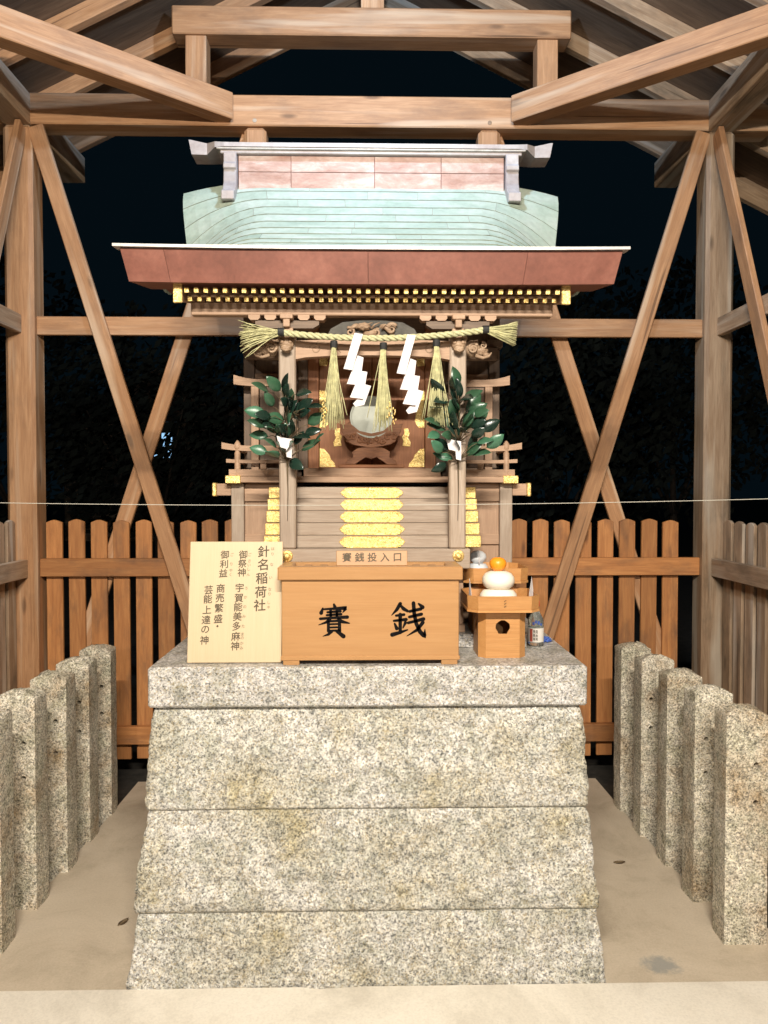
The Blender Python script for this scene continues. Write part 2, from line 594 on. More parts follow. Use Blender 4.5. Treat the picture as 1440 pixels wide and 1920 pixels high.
for s in (-1, 1):
    bar('gable_strut', PX + s * 0.915 - 0.054, PX + s * 0.915 + 0.054, YB + 0.012, YB + 0.12, 3.5535, 3.8545, 'cedar', pav)
    # two pegs on the tie beam
    bm = bmesh.new()
    lathe(bm, [(0, 0.005), (0.011, 0.004), (0.012, 0)], seg=8)
    put('peg', mesh_from(bm, 'peg', M['oldwood']), T(PX + s * 0.612, YB + 0.009, 3.42) @ Matrix.Rotation(math.pi / 2, 4, 'X'), pav)
bar('gable_strut', PX - 0.06, PX + 0.06, YB + 0.012, YB + 0.12, 4.0005, 4.47, 'cedar', pav)
# rear wall: rail through the posts and crossed braces
seg_x = [PX - HW + 0.0755, PX - HW / 3 - 0.058, PX - HW / 3 + 0.058, PX + HW / 3 - 0.058, PX + HW / 3 + 0.058, PX + HW - 0.0755]
for a, b in ((0, 1), (2, 3), (4, 5)):
    bar('wall_rail', seg_x[a], seg_x[b], YB + 0.04, YB + 0.07, 2.317, 2.413, 'cedar', pav)
for s in (-1, 1):
    beam('brace', (PX + s * 1.745, YB + 0.022, 3.385), (PX + s * 0.765, YB + 0.022, 0.20), 0.03, 0.082, 'cedar', pav, up=(1, 0, 0))
    beam('brace', (PX + s * 0.655, YB + 0.118, 3.385), (PX + s * 1.70, YB + 0.118, 0.25), 0.028, 0.082, 'cedar', pav, up=(1, 0, 0))
# rafters and roof
SL = 0.5


def roof_z(x):
    return 3.555 + SL * (HW - abs(x - PX))


ry = YB + 0.70
k = 0
while ry > -0.4:
    for s in (-1, 1):
        x0, x1 = PX + s * 2.55, PX + s * 0.03
        beam('rafter' if k else 'barge_board', (x0, ry, roof_z(x0) + 0.045), (x1, ry, roof_z(x1) + 0.045), 0.055 if k else 0.045, 0.085 if k else 0.15, 'oldwood' if s > 0 else 'cedar', pav)
    ry -= 0.455
    k += 1
for s in (-1, 1):
    x0, x1 = PX + s * 2.62, PX
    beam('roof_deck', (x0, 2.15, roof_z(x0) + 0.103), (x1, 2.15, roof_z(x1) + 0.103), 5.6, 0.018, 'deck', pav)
bar('ridge_beam', PX - 0.05, PX + 0.05, -0.7, YB + 0.74, 4.30, 4.42, 'cedar', pav)

# ------------------------------------------------------------------ fences
def board_mesh(L, w, t):
    key = ('board', L, w, t)
    if key not in CACHE:
        bm = bmesh.new()
        pr = [(-L / 2, -w / 2), (L / 2 - 0.014, -w / 2), (L / 2 - 0.004, -w * 0.2), (L / 2, 0), (L / 2 - 0.004, w * 0.2), (L / 2 - 0.014, w / 2), (-L / 2, w / 2)]
        a = [bm.verts.new((x, y, -t / 2)) for x, y in pr]
        b = [bm.verts.new((x, y, t / 2)) for x, y in pr]
        bm.faces.new(a[::-1])
        bm.faces.new(b)
        for i in range(len(pr)):
            j = (i + 1) % len(pr)
            bm.faces.new((a[i], a[j], b[j], b[i]))
        bmesh.ops.bevel(bm, geom=[e for e in bm.edges], offset=0.0025, segments=1, affect='EDGES')
        CACHE[key] = mesh_from(bm, 'board', M['board'])
    return CACHE[key]


BM_ = board_mesh(1.29, 0.0855, 0.018)
rear = thing('picket_fence', 'orange brown picket fence along the rear wall behind the stone plinth', 'fence', (PX, YB + 0.09, 0), 'picket fences of the pavilion')
up = Matrix(((0, 0, -1, 0), (0, 1, 0, 0), (1, 0, 0, 0), (0, 0, 0, 1)))
# local x -> up, local y -> across, local z -> towards the camera
BO = Matrix(((0, 1, 0, 0), (0, 0, -1, 0), (1, 0, 0, 0), (0, 0, 0, 1))).to_4x4()
BO = Matrix.Identity(4)
BO.col[0] = (0, 0, 1, 0)
BO.col[1] = (1, 0, 0, 0)
BO.col[2] = (0, 1, 0, 0)
xs = PX - HW + 0.135
while xs < PX + HW - 0.10:
    if min(abs(xs - (PX - HW / 3)), abs(xs - (PX + HW / 3))) > 0.095:
        j = R.uniform(-0.004, 0.004)
        put('board', BM_, T(xs, YB + 0.092, 0.055 + 0.645 + j) @ Matrix.Rotation(R.uniform(-0.004, 0.004), 4, 'Y') @ BO, rear)
    xs += 0.1185
for a, b in ((0, 1), (2, 3), (4, 5)):
    bar('rail', seg_x[a], seg_x[b], YB + 0.042, YB + 0.078, 1.045, 1.14, 'board', rear)
    bar('rail', seg_x[a], seg_x[b], YB + 0.042, YB + 0.078, 0.145, 0.24, 'board', rear)
BS = Matrix.Identity(4)
BS.col[0] = (0, 0, 1, 0)
BS.col[1] = (0, 1, 0, 0)
BS.col[2] = (-1, 0, 0, 0)
for s, nm in ((-1, 'left'), (1, 'right')):
    fx = PX + s * (HW + 0.035)
    f = thing('picket_fence', 'weathered picket fence running forward along the %s side of the pavilion' % nm, 'fence', (fx, 2.8, 0), 'picket fences of the pavilion')
    y = YB - 0.055
    while y > 1.7:
        if abs(y - YS[1] - 0.075) > 0.12:
            o = put('board', BM_, T(fx, y, 0.055 + 0.645 + R.uniform(-0.005, 0.005)) @ BS, f)
            if o.material_slots:
                o.material_slots[0].link = 'OBJECT'
                o.material_slots[0].material = M['oldwood']
        y -= 0.1185
    for z in (1.045, 0.145):
        bar('rail', fx - s * 0.05 - 0.018, fx - s * 0.05 + 0.018, YS[1] + 0.152, YB - 0.002, z, z + 0.095, 'oldwood', f)
        bar('rail', fx - s * 0.05 - 0.018, fx - s * 0.05 + 0.018, 1.7, YS[1] - 0.002, z, z + 0.095, 'oldwood', f)

# ------------------------------------------------------------------ granite posts on both sides
def stone_post_mesh(seed):
    rr = random.Random(seed)
    bm = bmesh.new()
    w, d, h = 0.142, 0.095, 0.818
    nz = 26
    # outline points round the post (rounded corners), many rows
    nx_, ny_ = 8, 5
    ring = [(-w / 2 + w * i / nx_, -d / 2) for i in range(nx_)] + [(w / 2, -d / 2 + d * i / ny_) for i in range(ny_)] + \
           [(w / 2 - w * i / nx_, d / 2) for i in range(nx_)] + [(-w / 2, d / 2 - d * i / ny_) for i in range(ny_)]
    off = Vector((rr.uniform(0, 50), rr.uniform(0, 50), 0))

    def disp(p, amt):
        n = noise.noise((p + off) * 28) * 0.6 + noise.noise((p + off) * 70) * 0.4
        return n * amt
    rows = []
    for k in range(nz + 1):
        z = h * k / nz - 0.06
        row = []
        for (x, y) in ring:
            crn = (abs(abs(x) - w / 2) < 1e-6) and (abs(abs(y) - d / 2) < 1e-6)
            f = 0.985 if crn else 1.0
            p = Vector((x * f, y * f, z))
            q = p + Vector((x, y, 0)).normalized() * disp(p, 0.004)
            if k == nz:
                q.z += 0.0
            row.append(bm.verts.new(q))
        rows.append(row)
    n = len(ring)
    for a, b in zip(rows, rows[1:]):
        for i in range(n):
            bm.faces.new((a[i], a[(i + 1) % n], b[(i + 1) % n], b[i]))
    # cap: low hipped ridge, curved up to the middle
    prev = rows[-1]
    for f, dz in ((0.975, 0.006), (0.62, 0.018), (0.3, 0.026)):
        row = [bm.verts.new((x * f * 0.99, y * f * 0.98, h - 0.06 + dz + 0.012 * noise.noise(Vector((x * 20, y * 20, seed))))) for x, y in ring]
        for i in range(n):
            bm.faces.new((prev[i], prev[(i + 1) % n], row[(i + 1) % n], row[i]))
        prev = row
    bm.faces.new(prev)
    me = mesh_from(bm, 'stone', M['granite_post'], True)
    return me


def bored(me, holes):
    """drill the rail holes into the stone with a boolean"""
    tmp = bpy.data.objects.new('tmp_stone', me)
    col.objects.link(tmp)
    bm = bmesh.new()
    for x, z in holes:
        bmesh.ops.create_cone(bm, cap_ends=True, segments=12, radius1=0.009, radius2=0.009, depth=0.3,
                              matrix=T(x, 0, z) @ Matrix.Rotation(math.pi / 2, 4, 'X'))
    cut = bpy.data.objects.new('tmp_cut', mesh_from(bm, 'cut', M['hole']))
    col.objects.link(cut)
    md = tmp.modifiers.new('bool', 'BOOLEAN')
    md.operation = 'DIFFERENCE'
    md.object = cut
    md.solver = 'EXACT'
    bpy.context.view_layer.update()
    dg = bpy.context.evaluated_depsgraph_get()
    out = bpy.data.meshes.new_from_object(tmp.evaluated_get(dg))
    bpy.data.objects.remove(tmp)
    bpy.data.objects.remove(cut)
    out.set_sharp_from_angle(angle=math.radians(38))
    return out


stone_meshes = [bored(stone_post_mesh(s), [(0.028, 0.60), (0.028, 0.475)]) for s in (1, 2, 3)]
order = ['farthest from the camera', 'second from the fence', 'in the middle', 'second from the camera', 'nearest the camera']
ys = [3.535, 3.27, 3.005, 2.74, 2.475]
for s, nm in ((-1, 'left'), (1, 'right')):
    for i, y in enumerate(ys):
        Mw = T(s * (1.18 + 0.071) + R.uniform(-0.006, 0.006), y + 0.0475, 0) @ Matrix.Rotation(R.uniform(-0.05, 0.05), 4, 'Z')
        if s > 0:
            Mw = Mw @ Matrix.Rotation(math.pi, 4, 'Z') if i % 2 else Mw
        o = put('stone_post', stone_meshes[(i + (s > 0)) % 3], Mw)
        tag(o, 'short granite fence post in the %s row, %s' % (nm, order[i]), 'stone post', 'granite fence posts')

# ------------------------------------------------------------------ plinth
plinth = thing('stone_plinth', 'battered grey granite plinth of three rough courses under a sawn slab', 'plinth', (0, 2.9, 0))


def rock_course(z0, z1, hw0, hw1, yf0, yf1, yb, seed, amp):
    """one course: rough front and sides with dressed joints; origin at its base centre"""
    bm = bmesh.new()
    nx, ny, nz = 150, 60, 34
    cols = [(-1, 1 - i / ny) for i in range(ny)] + [(-1 + 2 * i / nx, 0) for i in range(nx)] + [(1, i / ny) for i in range(ny + 1)]
    rows = []
    off = Vector((seed * 7.3, seed * 3.1, seed * 1.7))
    for k in range(nz + 1):
        v = k / nz
        hw = hw0 + (hw1 - hw0) * v
        yf = yf0 + (yf1 - yf0) * v
        z = z0 + (z1 - z0) * v
        e = min(v, 1 - v) * (z1 - z0)
        edge = min(1.0, e / 0.035)
        row = []
        for j, (a, b) in enumerate(cols):
            p = Vector((a * hw, yf + (yb - yf) * b, z))
            if j < ny:
                nrm = Vector((-1, 0, 0))
            elif j == ny:
                nrm = Vector((-0.7, -0.7, 0))
            elif j < ny + nx:
                nrm = Vector((0, -1, 0))
            elif j == ny + nx:
                nrm = Vector((0.7, -0.7, 0))
            else:
                nrm = Vector((1, 0, 0))
            q = p + off
            d = noise.noise(q * 4) * 0.55 + noise.noise(q * 11) * 0.5 + noise.noise(q * 27) * 0.38 + noise.noise(q * 60) * 0.28
            d = d * amp * (0.18 + 0.82 * edge) + 0.004 * edge - (0.003 if e < 0.003 else 0)
            row.append(bm.verts.new(p + nrm * d))
        rows.append(row)
    for a, b in zip(rows, rows[1:]):
        for i in range(len(cols) - 1):
            bm.faces.new((a[i], a[i + 1], b[i + 1], b[i]))
    bm.faces.new(rows[-1][::-1])
    bm.faces.new(rows[0])
    bmesh.ops.recalc_face_normals(bm, faces=bm.faces[:])
    me = mesh_from(bm, 'course', M['granite_rough'], True)
    for v in me.vertices:
        v.co.z -= z0
    return put('course', me, T(0.001, 0, z0), plinth)


rock_course(-0.03, 0.2185, 0.728, 0.7, 2.286, 2.308, 3.62, 3, 0.016)
rock_course(0.2215, 0.5225, 0.705, 0.672, 2.305, 2.335, 3.60, 8, 0.022)
rock_course(0.5255, 0.8335, 0.676, 0.656, 2.332, 2.368, 3.58, 5, 0.018)
bar('slab', -0.673, 0.677, 2.345, 3.62, 0.836, 0.96, 'granite_slab', plinth, 0.006)

# ------------------------------------------------------------------ miniature shrine
SX = 0.016
shr = thing('miniature_shrine', 'small wooden shrine with pale green copper roof and gilt fittings on the plinth', 'shrine', (SX, 3.1, 0.96))


def sb(name, x0, x1, y0, y1, z0, z1, mat='shrine', parent=None, bev=0.002):
    return bar(name, SX + x0, SX + x1, y0, y1, z0, z1, mat, parent or shr, bev)


def both(name, x0, x1, y0, y1, z0, z1, mat='shrine', bev=0.002):
    a = sb(name, -x1, -x0, y0, y1, z0, z1, mat, bev=bev)
    b = sb(name, x0, x1, y0, y1, z0, z1, mat, bev=bev)
    return a, b


# --- stone footing and base
sb('footing', -0.53, 0.53, 2.625, 3.52, 0.961, 1.006, 'granite_slab')
sb('sill', -0.322, 0.322, 2.66, 2.72, 1.007, 1.035, 'shrine')
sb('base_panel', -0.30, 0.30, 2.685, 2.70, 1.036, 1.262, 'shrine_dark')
both('base_post', 0.27, 0.315, 2.655, 2.684, 1.036, 1.262, 'shrine')
both('base_post', 0.472, 0.518, 2.835, 2.88, 1.007, 1.528, 'shrine_grey')
both('base_panel', 0.30, 0.472, 2.858, 2.87, 1.007, 1.528, 'shrine')
both('panel_rail', 0.30, 0.4715, 2.848, 2.8575, 1.46, 1.528, 'shrine')
both('panel_rail', 0.30, 0.4715, 2.848, 2.8575, 1.30, 1.34, 'shrine')
both('base_panel', 0.495, 0.507, 2.8805, 3.5, 1.007, 1.528, 'shrine')
sb('base_panel', -0.495, 0.495, 3.50, 3.512, 1.007, 1.528, 'shrine')

# --- sill beam of the porch, with gilt bosses
sb('porch_sill', -0.325, 0.325, 2.555, 2.605, 1.240, 1.306, 'shrine_grey')
for s in (-1, 1):
    bm = bmesh.new()
    lathe(bm, [(0.0195, 0), (0.0195, 0.004), (0.017, 0.007), (0.012, 0.006), (0.011, 0.010), (0.0075, 0.014), (0, 0.016)], seg=20)
    put('boss', mesh_from(bm, 'boss', M['gold'], True), T(SX + s * 0.285, 2.5555, 1.283) @ Matrix.Rotation(math.pi / 2, 4, 'X'), shr)


# --- steps with gilt plates
def plate_poly(L, h):
    a = L / 2
    t = h / 2
    r = [(a, 0), (a - 0.007, t * 0.45), (a - 0.013, t * 0.62), (a - 0.017, t * 0.95), (a - 0.022, t * 0.86), (a - 0.027, t)]
    top = r
    poly = top + [(-x, z) for x, z in top[::-1]]
    poly = poly + [(x, -z) for x, z in poly[1:-1][::-1]]
    return poly


def gilt_plate(L, h, t, name='gilt_plate'):
    bm = bmesh.new()
    prism(bm, plate_poly(L, h), -t, 0)
    bmesh.ops.recalc_face_normals(bm, faces=bm.faces[:])
    inner = bmesh.ops.inset_individual(bm, faces=[f for f in bm.faces if f.normal.y < -0.9], thickness=0.0022, depth=-0.0012)
    return mesh_from(bm, name, M['gold'])


gp = gilt_plate(0.224, 0.0385, 0.004)
for i in range(5):
    yf = 2.607 + 0.034 * i
    z0 = 1.3062 + 0.0415 * i
    st = sb('step', -0.365, 0.365, yf, 2.858 if i < 4 else 2.80, z0, z0 + 0.041, 'shrine_grey', bev=0.0015)
    put('gilt_plate', gp, T(SX - 0.002, yf - 0.0002, z0 + 0.0205), st)
    for s in (-1, 1):
        xa, xb = (0.308, 0.3685)
        x0, x1 = (-xb, -xa) if s < 0 else (xa, xb)
        bar('corner_plate', SX + x0, SX + x1, yf - 0.004, yf + 0.03, z0 + 0.001, z0 + 0.0405, 'gold', st, 0.002)

# --- veranda, beam ends, railing
sb('veranda', -0.53, 0.53, 2.80, 3.50, 1.5295, 1.552, 'shrine', bev=0.002)
for s in (-1, 1):
    x0, x1 = (-0.533, -0.478) if s < 0 else (0.478, 0.533)
    bar('gilt_cap', SX + x0, SX + x1, 2.796, 2.86, 1.5265, 1.555, 'gold', shr, 0.002)
    x0, x1 = (-0.572, -0.519) if s < 0 else (0.519, 0.572)
    be = bar('beam_end', SX + x0, SX + x1, 2.838, 2.878, 1.482, 1.526, 'shrine', shr, 0.002)
    x0, x1 = (-0.588, -0.5725) if s < 0 else (0.5725, 0.588)
    bar('gilt_tip', SX + x0, SX + x1, 2.835, 2.881, 1.479, 1.529, 'gold', be, 0.003)
    # railing in front and along the side
    def curved_rail(x_in, x_out, z, h, lift, y):
        n = 10
        up_, lo = [], []
        for i in range(n + 1):
            t = i / n
            x = x_in + (x_out - x_in) * t
            c = lift * max(0, (t - 0.6) / 0.4) ** 2
            up_.append((SX + s * x, z + h / 2 + c * 1.25))
            lo.append((SX + s * x, z - h / 2 + c * 0.8))
        prism_part('railing', up_ + lo[::-1], y, y + 0.018, 'shrine', shr)
    curved_rail(0.29, 0.548, 1.654, 0.019, 0.010, 2.812)
    curved_rail(0.29, 0.532, 1.606, 0.012, 0.003, 2.814)
    curved_rail(0.29, 0.522, 1.5655, 0.024, 0.0, 2.811)
    bm = bmesh.new()
    lathe(bm, [(0.011, 0), (0.011, 0.085), (0.0085, 0.088), (0.0085, 0.094), (0.012, 0.099), (0.0135, 0.108), (0.011, 0.119), (0.004, 0.129), (0, 0.131)], seg=14)
    put('newel', mesh_from(bm, 'newel', M['shrine'], True), T(SX + s * 0.492, 2.821, 1.553), shr)
    sb('rail_strut', s * 0.398 - 0.011, s * 0.398 + 0.011, 2.815, 2.829, 1.578, 1.5998, 'shrine')
    for z, h in ((1.654, 0.019), (1.606, 0.012), (1.5655, 0.024)):
        sb('railing', s * 0.492 - 0.009, s * 0.492 + 0.009, 2.836, 3.46, z - h / 2, z + h / 2, 'shrine')

# --- porch posts, tie beam and carvings
for s in (-1, 1):
    sb('porch_post', s * 0.2825 - 0.0275, s * 0.2825 + 0.0275, 2.553, 2.604, 1.3065, 2.022, 'shrine_grey', bev=0.005)


def scroll_tube(bm, c, r0, turns, thick, sign=1, a0=0.0, yb=0.0):
    pts, rr = [], []
    n = int(turns * 16)
    for i in range(n + 1):
        t = i / n
        a = a0 + sign * t * turns * 2 * math.pi
        r = r0 * (1 - 0.82 * t)
        pts.append((c[0] + r * math.cos(a), c[1] - yb * t, c[2] + r * math.sin(a)))
        rr.append(thick * (1 - 0.45 * t))
    tube(bm, pts, rr, 6)


# arched tie beam with an incised scroll
n = 16
top = [(SX - 0.2545 + 0.509 * i / n, 1.995 + 0.006 * math.sin(math.pi * i / n)) for i in range(n + 1)]
bot = [(SX - 0.2545 + 0.509 * i / n, 1.934 + 0.014 * math.sin(math.pi * i / n) ** 0.5) for i in range(n + 1)]
tb = prism_part('porch_tie_beam', top + bot[::-1], 2.558, 2.60, 'shrine', shr)
for s in (-1, 1):
    bm = bmesh.new()
    scroll_tube(bm, (0, 0, 0), 0.020, 1.3, 0.0022, s, 0.3 if s > 0 else math.pi - 0.3)
    tube(bm, [(s * 0.02, 0, 0.005), (s * -0.01, 0, 0.024), (s * -0.05, 0, 0.02), (s * -0.085, 0, -0.012)], [0.002, 0.002, 0.0018, 0.001], 5)
    put('scroll', mesh_from(bm, 'scroll', M['carve'], True), T(SX + s * 0.19, 2.5575, 1.968), tb)


def lump(bm, c, r, seed, amp=0.35, freq=2.2, sc_=(1, 1, 1)):
    b2 = bmesh.new()
    bmesh.ops.create_icosphere(b2, subdivisions=3, radius=1.0)
    off = Vector((seed * 3.3, seed * 1.9, seed * 0.7))
    vm = {}
    for v in b2.verts:
        p = v.co.copy()
        d = 1 + amp * noise.noise(p * freq + off) + 0.5 * amp * noise.noise(p * freq * 2.3 + off)
        vm[v.index] = bm.verts.new(Vector(c) + Vector((p.x * r * d * sc_[0], p.y * r * d * sc_[1], p.z * r * d * sc_[2])))
    for f in b2.faces:
        bm.faces.new([vm[v.index] for v in f.verts])
    b2.free()


for s in (-1, 1):
    # beast head facing forward on the post
    bm = bmesh.new()
    lump(bm, (0, -0.004, 0.006), 0.024, 4, 0.3, 2.0, (1.05, 0.9, 1.05))
    lump(bm, (0, -0.024, -0.010), 0.0145, 9, 0.3, 2.4, (1.2, 1.0, 0.8))
    lump(bm, (-0.013, -0.021, 0.011), 0.0065, 2, 0.2)
    lump(bm, (0.013, -0.021, 0.011), 0.0065, 3, 0.2)
    scroll_tube(bm, (-0.020, -0.012, 0.024), 0.010, 1.2, 0.004, 1, 0)
    scroll_tube(bm, (0.020, -0.012, 0.024), 0.010, 1.2, 0.004, -1, math.pi)
    tube(bm, [(-0.016, -0.03, -0.014), (0, -0.036, -0.019), (0.016, -0.03, -0.014)], [0.003, 0.0045, 0.003], 6)
    put('beast_carving', mesh_from(bm, 'beast_carving', M['carve'], True), T(SX + s * 0.2825, 2.553, 1.975), shr)
    # beast looking outwards
    bm = bmesh.new()
    lump(bm, (s * 0.020, 0, 0.004), 0.027, 6, 0.35, 2.2, (1.05, 0.8, 0.95))
    lump(bm, (s * 0.048, 0, -0.006), 0.019, 7, 0.35, 2.4, (1.2, 0.8, 0.85))
    lump(bm, (s * 0.066, -0.002, -0.018), 0.011, 12, 0.3, 2.4, (1.1, 0.8, 0.7))
    lump(bm, (s * 0.032, -0.02, 0.012), 0.006, 3, 0.2)
    scroll_tube(bm, (s * 0.022, -0.02, 0.0), 0.018, 1.5, 0.005, s, 1.0)
    scroll_tube(bm, (s * 0.055, -0.014, 0.010), 0.012, 1.4, 0.004, -s, 2.0)
    tube(bm, [(s * 0.03, -0.01, -0.022), (s * 0.055, -0.01, -0.03), (s * 0.075, -0.01, -0.024), (s * 0.084, -0.01, -0.012)], [0.007, 0.006, 0.005, 0.002], 6)
    put('beast_carving', mesh_from(bm, 'beast_carving', M['carve'], True), T(SX + s * 0.312, 2.578, 1.972), shr)
    # bracket cluster above the post
    xb = s * 0.2825
    sb('bracket_block', xb - 0.020, xb + 0.020, 2.552, 2.602, 2.0225, 2.036, 'shrine')
    sb('bracket_arm', xb - 0.011, xb + 0.011, 2.535, 2.61, 2.0362, 2.062, 'shrine')
    sb('bracket_block', xb - 0.021, xb + 0.021, 2.532, 2.58, 2.0622, 2.0795, 'shrine')
    poly = [(-0.105, 0.025), (-0.105, 0.012), (-0.085, 0.0), (0.085, 0.0), (0.105, 0.012), (0.105, 0.025)]
    prism_part('bracket_arm', [(SX + xb + x, 2.0365 + z) for x, z in poly], 2.5625, 2.6, 'shrine_dark', shr)
    for dx in (-0.108, -0.055, 0.055, 0.108):
        poly = [(-0.012, 0), (0.012, 0), (0.019, 0.010), (0.019, 0.024), (-0.019, 0.024), (-0.019, 0.010)]
        prism_part('bracket_block', [(SX + xb + dx + x, 2.0620 + z * 0.72) for x, z in poly], 2.556, 2.598, 'shrine', shr)

# dragon carving between the brackets, in front of a dark frog-leg strut
poly = [(-0.155, 0), (-0.14, 0.03), (-0.10, 0.052), (-0.04, 0.058), (0.04, 0.058), (0.10, 0.052), (0.14, 0.03), (0.155, 0)]
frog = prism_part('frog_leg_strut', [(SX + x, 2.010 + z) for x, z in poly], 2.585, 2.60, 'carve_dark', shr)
bm = bmesh.new()
pts = [(-0.075 + 0.15 * t, -0.012 * math.sin(t * 17), 0.026 + 0.014 * math.sin(t * 11)) for t in [i / 30 for i in range(31)]]
tube(bm, pts, [0.006 + 0.005 * math.sin(math.pi * i / 30) for i in range(31)], 7)
lump(bm, (-0.03, -0.014, 0.036), 0.013, 3, 0.5, 2.6, (1.5, 1, 0.9))
scroll_tube(bm, (0.062, -0.012, 0.030), 0.019, 1.4, 0.006, 1, 0.5)
scroll_tube(bm, (-0.075, -0.008, 0.020), 0.016, 1.3, 0.005, -1, 2.2)
scroll_tube(bm, (0.012, -0.012, 0.018), 0.014, 1.2, 0.005, 1, 3.2)
for a in (-0.055, -0.03, -0.005, 0.03, 0.05):
    tube(bm, [(a, -0.016, 0.03), (a + 0.012, -0.022, 0.042), (a + 0.03, -0.018, 0.05 - 0.02 * (a > 0))], [0.004, 0.003, 0.001], 5)
put('dragon_carving', mesh_from(bm, 'dragon_carving', M['carve'], True), T(SX, 2.584, 2.008), frog)

# --- eaves: beam, two rows of gilt-tipped rafters, gilt gable ends
sb('eave_beam', -0.60, 0.60, 2.566, 2.606, 2.080, 2.123, 'shrine', bev=0.003)
LR = [boxmesh('rafter', 0.46, 0.0115, 0.0125, M['shrine'], 0.001), boxmesh('rafter', 0.40, 0.0115, 0.0125, M['shrine'], 0.001)]
tip = boxmesh('gilt_tip', 0.003, 0.0145, 0.0155, M['gold'], 0.001)
for row in (0, 1):
    yt, zt = ((2.462, 2.1335), (2.506, 2.1175))[row]
    ang = math.atan(0.20)
    L = (0.46, 0.40)[row]
    for i in range(40):
        x = SX + (i - 19.5) * 0.0302
        Mw = T(x, yt, zt) @ Matrix.Rotation(math.pi / 2, 4, 'Z') @ Matrix.Rotation(-ang, 4, 'Y')
        o = put('rafter', LR[row], Mw @ T(L / 2, 0, 0), shr)
        put('gilt_tip', tip, Mw @ T(-0.0016, 0, 0), o)
sb('rafter_fillet', -0.598, 0.598, 2.516, 2.525, 2.1268, 2.1352, 'shrine', bev=0.001)
beam('rafter_board', (SX, 2.50, 2.1535 + 0.008), (SX, 2.93, 2.1535 + 0.094), 1.22, 0.008, 'shrine', shr)
for s in (-1, 1):
    bb = beam('gable_board', (SX + s * 0.617, 2.468, 2.134), (SX + s * 0.617, 3.0, 2.25), 0.020, 0.07, 'shrine', shr)
    bar('gilt_plate', SX + s * 0.617 - 0.0145, SX + s * 0.617 + 0.0145, 2.458, 2.4675, 2.094, 2.168, 'gold', bb, 0.0025)

# --- copper roof
YL, YR_, WR = 2.395, 3.30, 0.80


def prof(y):
    t = abs(y - YL) if y <= YR_ else (2 * YR_ - y - YL)
    return 2.250 + 0.2 * t + 0.467 * t * t


def sstep(a, b, x):
    x = min(1, max(0, (x - a) / (b - a)))
    return x * x * (3 - 2 * x)


def droop(x, y):
    t = (y - YL) if y <= YR_ else (2 * YR_ - y - YL)
    D = 0.205 * sstep(0.0, 0.42, t) - 0.157 * sstep(0.62, 0.905, t)
    if y > YR_:
        D = 0.048
    a = max(0.0, (abs(x) - 0.45) / (WR - 0.45))
    return D * a ** 2.0


def surf(x, y, off=0.0):
    t = (y - YL) if y <= YR_ else (2 * YR_ - y - YL)
    k = 1.0 - 0.10 * sstep(0.02, 0.32, t) * (1 - sstep(0.62, 0.90, t)) - 0.012 * sstep(0.6, 0.9, t)
    return Vector((SX + x * k, y, prof(y) - droop(x, y) + off))


# core under the sheets
bm = bmesh.new()
ny, nx = 40, 32
yback = 3.75
grid_t, grid_b = [], []
for j in range(ny + 1):
    y = YL + 0.035 + (yback - YL - 0.035) * j / ny
    th = 0.03
    grid_t.append([bm.verts.new(surf(-WR + 0.01 + (2 * WR - 0.02) * i / nx, y, -0.003)) for i in range(nx + 1)])
    grid_b.append([bm.verts.new(surf(-WR + 0.03 + (2 * WR - 0.06) * i / nx, y, -th)) for i in range(nx + 1)])
for j in range(ny):
    for i in range(nx):
        bm.faces.new((grid_t[j][i], grid_t[j][i + 1], grid_t[j + 1][i + 1], grid_t[j + 1][i]))
        bm.faces.new((grid_b[j][i], grid_b[j + 1][i], grid_b[j + 1][i + 1], grid_b[j][i + 1]))
    for i in (0, nx):
        bm.faces.new((grid_t[j][i], grid_t[j + 1][i], grid_b[j + 1][i], grid_b[j][i]))
for j in (0, ny):
    for i in range(nx):
        bm.faces.new((grid_t[j][i], grid_t[j][i + 1], grid_b[j][i + 1], grid_b[j][i]))
bmesh.ops.recalc_face_normals(bm, faces=bm.faces[:])
put('roof_core', mesh_from(bm, 'roof_core', M['russet'], True), I4, shr)


def rows_on(y0, y1, s, back=False):
    """split a slope into strips of equal length along the surface"""
    ys_, acc = [y0], 0.0
    n = 400
    py = y0
    for i in range(1, n + 1):
        y = y0 + (y1 - y0) * i / n
        acc += math.hypot(y - py, prof(y) - prof(py))
        py = y
        if acc >= s:
            ys_.append(y)
            acc = 0.0
    if abs(ys_[-1] - y1) > 0.01:
        ys_.append(y1)
    return ys_


def sheet(xa, xb, ya, yb):
    """copper sheet from lower edge ya to upper edge yb, its lower edge standing proud"""
    bm = bmesh.new()
    nx_ = max(3, int((xb - xa) / 0.05))
    g = []
    lev = [(ya, 0.0005), (ya, 0.0052), (ya + (yb - ya) * 0.5, 0.0035), (yb, 0.0012)]
    for y, o in lev:
        row = []
        for i in range(nx_ + 1):
            x = xa + (xb - xa) * i / nx_
            row.append(bm.verts.new(surf(x, y, o + 0.0009 * noise.noise(Vector((x * 7, y * 11, xa * 5))))))
        g.append(row)
    for a, b in zip(g, g[1:]):
        for i in range(nx_):
            f_ = bm.faces.new((a[i], a[i + 1], b[i + 1], b[i]))
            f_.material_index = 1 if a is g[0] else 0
    bmesh.ops.recalc_face_normals(bm, faces=bm.faces[:])
    me = mesh_from(bm, 'copper_sheet', M['patina'], False)
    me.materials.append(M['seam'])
    return put('copper_sheet', me, I4, shr)


